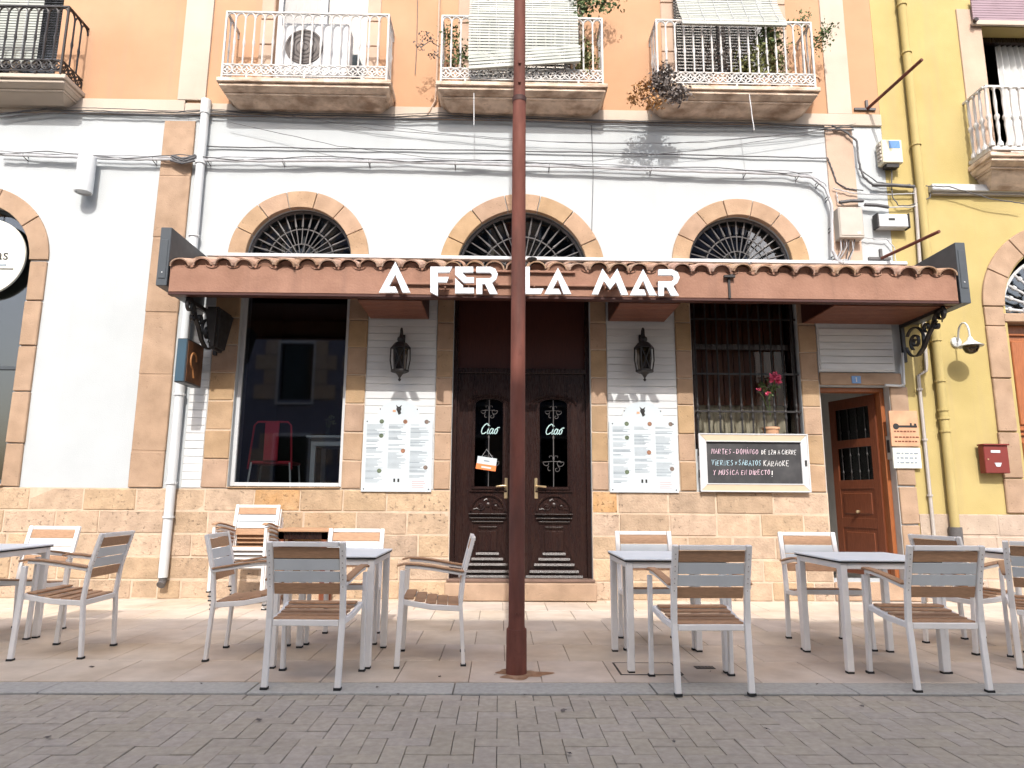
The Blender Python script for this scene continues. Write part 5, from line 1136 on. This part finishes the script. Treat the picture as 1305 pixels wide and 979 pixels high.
# ------------------------------------------------------------------ terrace furniture
def make_chair():
    r = thing('terrace_chair', 'x', 'chair'); fr = MB()
    for s in (-1, 1):
        MB().beam([(s*.218, -.232, .006), (s*.220, -.215, .28), (s*.222, -.206, .40), (s*.222, -.225, .60), (s*.222, -.29, .86)], .036, .026, side=(1, 0, 0)).build('rear_leg', ALU, r, bevel=.004)
        MB().beam([(s*.262, .215, .006), (s*.262, .20, .40), (s*.262, .195, .635)], .028, .036, side=(1, 0, 0)).build('front_leg', ALU, r, bevel=.004)
        ar = [(-.225, .615), (-.12, .632), (0, .652), (.1, .664), (.18, .668), (.235, .655)]
        MB().beam([(s*(.235+.02*(y_+.22)/.44), y_, z_+.012) for y_, z_ in ar], .052, .014, side=(1, 0, 0)).build('armrest', SLATW, r, bevel=.004)
        MB().beam([(s*(.235+.02*(y_+.22)/.44), y_, z_-.008) for y_, z_ in ar[:-1]], .03, .02, side=(1, 0, 0)).build('arm_bar', ALU, r, bevel=.003)
        for (x_, y_) in ((.218, -.232), (.262, .215)): MB().box(s*x_-.021, s*x_+.021, y_-.019, y_+.019, 0, .014).build('foot_cap', RUBBER, r)
    sf = MB(); sf.beam([(-.2, -.205, .375), (.2, -.205, .375)], .035, .025, side=(0, 0, 1)); sf.beam([(-.246, .19, .425), (.246, .19, .425)], .035, .025, side=(0, 0, 1))
    for s in (-1, 1): sf.beam([(s*.215, -.20, .375), (s*.228, 0, .388), (s*.242, .19, .425)], .035, .025, side=(0, 0, 1))
    sf.build('seat_frame', ALU, r, bevel=.003)
    n = 5
    for k in range(n):
        y_ = -.155+k*.077; zc_ = .396+.047*k/4-.008*math.sin(math.pi*k/4); hw = .205+.018*k/n
        MB().box(-hw, hw, y_-.0368, y_+.0368, zc_-.007, zc_+.007).build('seat_slat', SLATW, r, bevel=.003)
    bt_ = MB(); bt_.beam([(-.2, -.29, .845), (.2, -.29, .845)], .03, .026, side=(0, 0, 1)); bt_.build('top_rail', ALU, r, bevel=.003)
    for k, m_ in enumerate((SLATW, SLATG, SLATG, SLATW)):
        z1_ = .826-k*.072; z0_ = z1_-.066; yc = lambda z_: -.225-(z_-.60)/.255*.065
        b = MB(); ys = yc((z0_+z1_)/2)
        b.add([(-.2, yc(z0_)-.004, z0_), (.2, yc(z0_)-.004, z0_), (.2, yc(z0_)+.008, z0_), (-.2, yc(z0_)+.008, z0_), (-.2, yc(z1_)-.004, z1_), (.2, yc(z1_)-.004, z1_), (.2, yc(z1_)+.008, z1_), (-.2, yc(z1_)+.008, z1_)], [(0,3,2,1),(4,5,6,7),(0,1,5,4),(1,2,6,5),(2,3,7,6),(3,0,4,7)])
        b.build('back_slat', m_, r, bevel=.002)
    sr = MB()
    for s in (-1, 1):
        for k in range(4):
            for dz in (.018, .046): z_ = .826-k*.072-.066+dz; sr.lathe((s*.222, -.225-(z_-.60)/.255*.065-.014, z_), [(.0045, 0), (.003, .003)], 6, 'y')
    tag(sr.build('screws', GREYST, r), kind='stuff')
    return r
chair0 = make_chair(); used = [False]
def chair(x, y, rz, label, group='slatted terrace chairs', z=0, tilt=0):
    o = chair0 if not used[0] else copy_tree(chair0); used[0] = True
    o.location = (x, y, z); o.rotation_euler = (0, 0, rad(rz+(0 if z else random.uniform(-2, 2)))); o['label'] = label; o['group'] = group; return o
def make_table():
    r = thing('terrace_table', 'x', 'table')
    MB().box(-.355, .355, -.355, .355, .722, .734).build('table_top', TTOP, r, bevel=.003); MB().box(-.352, .352, -.352, .352, .712, .7215).build('top_edge', RUBBER, r)
    fr = MB()
    for s in (-1, 1): fr.box(-.295, .295, s*.318-.02, s*.318+.02, .67, .711); fr.box(s*.318-.02, s*.318+.02, -.295, .295, .67, .711)
    fr.build('apron', ALU, r, bevel=.003)
    for sx in (-1, 1):
        for sy in (-1, 1):
            MB().box(sx*.318-.023, sx*.318+.023, sy*.318-.023, sy*.318+.023, .012, .711).build('leg', ALU, r, bevel=.004); MB().box(sx*.318-.021, sx*.318+.021, sy*.318-.021, sy*.318+.021, 0, .012).build('foot_cap', RUBBER, r)
    return r
table0 = make_table(); tu = [False]
def table(x, y, rz, label):
    o = table0 if not tu[0] else copy_tree(table0); tu[0] = True
    o.location = (x, y, 0); o.rotation_euler = (0, 0, rad(rz)); o['label'] = label; o['group'] = 'white terrace tables'; return o
table(-4.02, 5.42, 2, 'white square terrace table in front of the plain white house wall')
table(-1.19, 5.10, 0, 'white square terrace table in front of the big shop window')
table(1.20, 5.00, 0, 'white square terrace table in front of the menu panel right of the door')
table(2.655, 5.00, 0, 'white square terrace table in front of the open side door')
table(4.42, 5.58, 4, 'white square terrace table in front of the yellow house')
chair(-3.16, 5.24, 92, 'terrace chair pulled out side-on from the table by the white house')
chair(-3.98, 5.92, 176, 'terrace chair on the wall side of the table by the white house')
chair(-4.50, 5.55, -90, 'terrace chair at the far end of the table by the white house')
chair(-1.16, 4.50, 0, 'terrace chair on the road side of the shop window table')
chair(-1.81, 5.20, -86, 'terrace chair side-on between the stacked chairs and shop window table')
chair(-1.23, 5.74, 180, 'terrace chair on the wall side of the shop window table')
chair(-.48, 5.06, 92, 'terrace chair side-on in front of the double door beside the pole')
chair(1.265, 4.39, 0, 'terrace chair on the road side of the menu panel table')
chair(1.235, 5.58, 180, 'terrace chair on the wall side of the menu panel table')
chair(2.735, 4.47, -2, 'terrace chair on the road side of the side door table')
chair(2.62, 5.58, 178, 'terrace chair on the wall side of the side door table')
chair(3.87, 4.84, -35, 'terrace chair on the road side of the yellow house table, turned slightly')
chair(3.74, 5.50, -76, 'terrace chair side-on between the side door table and yellow house table')
for k in range(5):
    lb = ('bottom', 'second lowest', 'middle', 'second highest', 'topmost')[k]
    chair(-2.63+(.004 if k % 2 else -.004), 7.38-.03*k, 180, 'terrace chair, %s of the stack against the stone wall' % lb, 'stacked terrace chairs', z=.046*k)
bt_ = thing('side_table', 'low brown wooden side table against the stone wall by stacked chairs', 'table', (-2.05, 7.6, 0))
a, b = at(358, 675, 7.6).x, at(424, 675, 7.6).x; zt = at(390, 674, 7.5).z
MB().box(a, b, 7.42, 7.86, zt-.03, zt).build('table_top', SLATW, bt_, bevel=.004); MB().box(a+.03, b-.03, 7.46, 7.84, zt-.11, zt-.031).build('apron', DWOOD, bt_)
for ax in (a+.03, b-.08):
    for ay in (7.46, 7.78): MB().box(ax, ax+.05, ay, ay+.05, 0, zt-.031).build('leg', MWOOD, bt_)
# ------------------------------------------------------------------ rusty pole
px_, py_ = .123, 4.664; ph = 9.5
pole = thing('metal_pole', 'tall rust brown metal pole standing on the pavement before the double door', 'pole', (px_, py_, 0))
zj = at(659, 801, 4.664).z; zc = at(663, 128, 4.664).z
MB().tube([(px_, py_, 0), (px_, py_, zj-.012), (px_, py_, zj)], .069, 20, .066).build('lower_sleeve', RUST, pole, smooth=True)
MB().tube([(px_, py_, zj-.001), (px_, py_, zj+.02), (px_, py_, zc)], .0585, 20, .050).build('shaft', RUST, pole, smooth=True)
MB().tube([(px_, py_, zc-.02), (px_, py_, zc+.02)], .053, 20).build('joint_ring', M('dark_rust', (.05, .02, .016), .7, 9, .2, .1), pole, smooth=True)
MB().tube([(px_, py_, zc), (px_, py_, ph)], .046, 20, .036).build('upper_shaft', RUST, pole, smooth=True)
for zz_ in (zj+.1, zc+.12, zc+.28): MB().lathe((px_, py_-.046, zz_), [(.012, 0), (.010, .014)], 8, 'y').build('bolt', RUST, pole)
st = MB(); N = 40; vs = [(px_+.02, py_-.02, .0016)]
for k in range(N): a = k*2*math.pi/N; q = .13+.035*math.sin(3*a+1)+.02*math.sin(7*a); vs.append((px_+.03+q*1.25*math.cos(a), py_-.03+q*.9*math.sin(a), .0016))
rs = st.add(vs, [(0, k+1, (k+1) % N+1) for k in range(N)]).build('rust_stain', M('rust_stain', (.26, .14, .075), .8, 14, .25, .1, col2=(.40, .29, .20), c2s=7, c2a=.8), pav)
# ------------------------------------------------------------------ covers in the pavement
mh = thing('manhole_cover', 'square tiled inspection cover with a dark metal rim beside the menu panel table', 'manhole cover', (1.0, 4.79, 0))
r_ = MB()
for b in ((.80, 1.215, 4.62, 4.632), (.80, 1.215, 4.94, 4.952), (.80, .812, 4.632, 4.94), (1.203, 1.215, 4.632, 4.94)): r_.box(*b, -.005, .003)
r_.build('rim', IRON, mh); MB().box(.812, 1.203, 4.632, 4.94, -.005, .0022).build('lid', TAN, mh)
dr = thing('drain_cover', 'small dark rectangular drain cover under the menu panel table', 'drain cover', (1.41, 4.82, 0))
MB().box(1.345, 1.475, 4.785, 4.86, -.005, .003).build('rim', IRON, dr)
for k in range(5): MB().box(1.355+k*.024, 1.367+k*.024, 4.795, 4.85, .0031, .005).build('grate_bar', GIRON, dr)
# fallen leaves and litter
for k, (a, b) in enumerate(((505, 885), (668, 886), (632, 860), (560, 862), (742, 886), (905, 856), (720, 905), (1040, 872), (255, 872), (118, 850), (480, 876), (860, 945), (725, 960), (60, 940), (330, 918), (1100, 900), (980, 930))):
    p = gnd(a, b, .003); mb = MB(); leaves(mb, [p+Vector((0, 0, .004))], 2, .035, (.006, .006, .0005)); mb.v = [(v[0], v[1], max(.002, min(.009, v[2]))) for v in mb.v]
    tag(mb.build('fallen_leaf', LEAFD), 'small dry fallen leaf lying on the paving', 'leaf', 'fallen leaves')
# ------------------------------------------------------------------ the houses across the street, whose shade covers the terrace
OY = -6.0; OH = (6.66-OY)*math.tan(rad(SUN_EL))
oh = thing('opposite_house', 'long pale terraced house across the street with quoins and windows', 'building', (0, OY, 0))
ops1 = [(x-.55, x+.55, z0_, z0_+1.9, False) for x in (-6.75, -3.9, -1.0, 1.9, 4.8) for z0_ in (1.0,)]
def face(z0_, z1_, zo): return wall_open(-9.6, 8.6, z0_, z1_, [(x-.55, x+.55, zo, zo+1.9, False) for x in (-6.75, -3.9, -1.0, 1.9, 4.8)], Y=0, t=.3)
mb = MB()
for z0_, z1_, zo in ((0, 3.6, 1.2), (3.6, 8, 4.3), (8, OH, 9.2)):
    f = face(z0_, z1_, zo); mb.add([(v[0], OY-v[1], v[2]) for v in f.v], f.f)
mb.build('wall', BOPP, oh); MB().box(-9.6, 8.6, OY-8, OY-.001, OH-.25, OH).build('roof', TERRA, oh)
MB().box(-9.6, 8.6, OY-.6, OY-.5, 0, OH-.26).build('inner_wall', DARK, oh)
gl_m = MB().box(-.55, .55, -.02, .0, 0, 1.9).mesh('window_pane', GLASSD); fr_m = MB().box(-.62, -.55, .0, .05, -.1, 2.0).box(.55, .62, .0, .05, -.1, 2.0).box(-.55, .55, .0, .05, 1.9, 2.0).box(-.62, .62, .0, .12, -.16, -.1).mesh('window_frame', PWHITE)
for x in (-6.75, -3.9, -1.0, 1.9, 4.8):
    for zo in (1.2, 4.3, 9.2): inst('window_pane', gl_m, (x, OY-.2, zo), oh); inst('window_frame', fr_m, (x, OY+.002, zo), oh)
for xx_ in (-9.6, 8.5): MB().box(xx_, xx_+.1, OY-8, OY-.301, 0, OH-.26).build('side_wall', BOPP, oh)
qm = [MB().box(-.35, .35, 0, .06, .01, .49).mesh('quoin', PALE, .01), MB().box(-.2, .2, 0, .06, .01, .49).mesh('quoin', PALE, .01)]
for x in (-6.75, -3.9, -1.0, 1.9, 4.8):
    for zo in (1.2, 4.3, 9.2):
        for k in range(4):
            for s_ in (-1, 1): inst('quoin', qm[k % 2], (x+s_*(.98 if k % 2 == 0 else .83), OY+.0, zo+k*.5), oh)
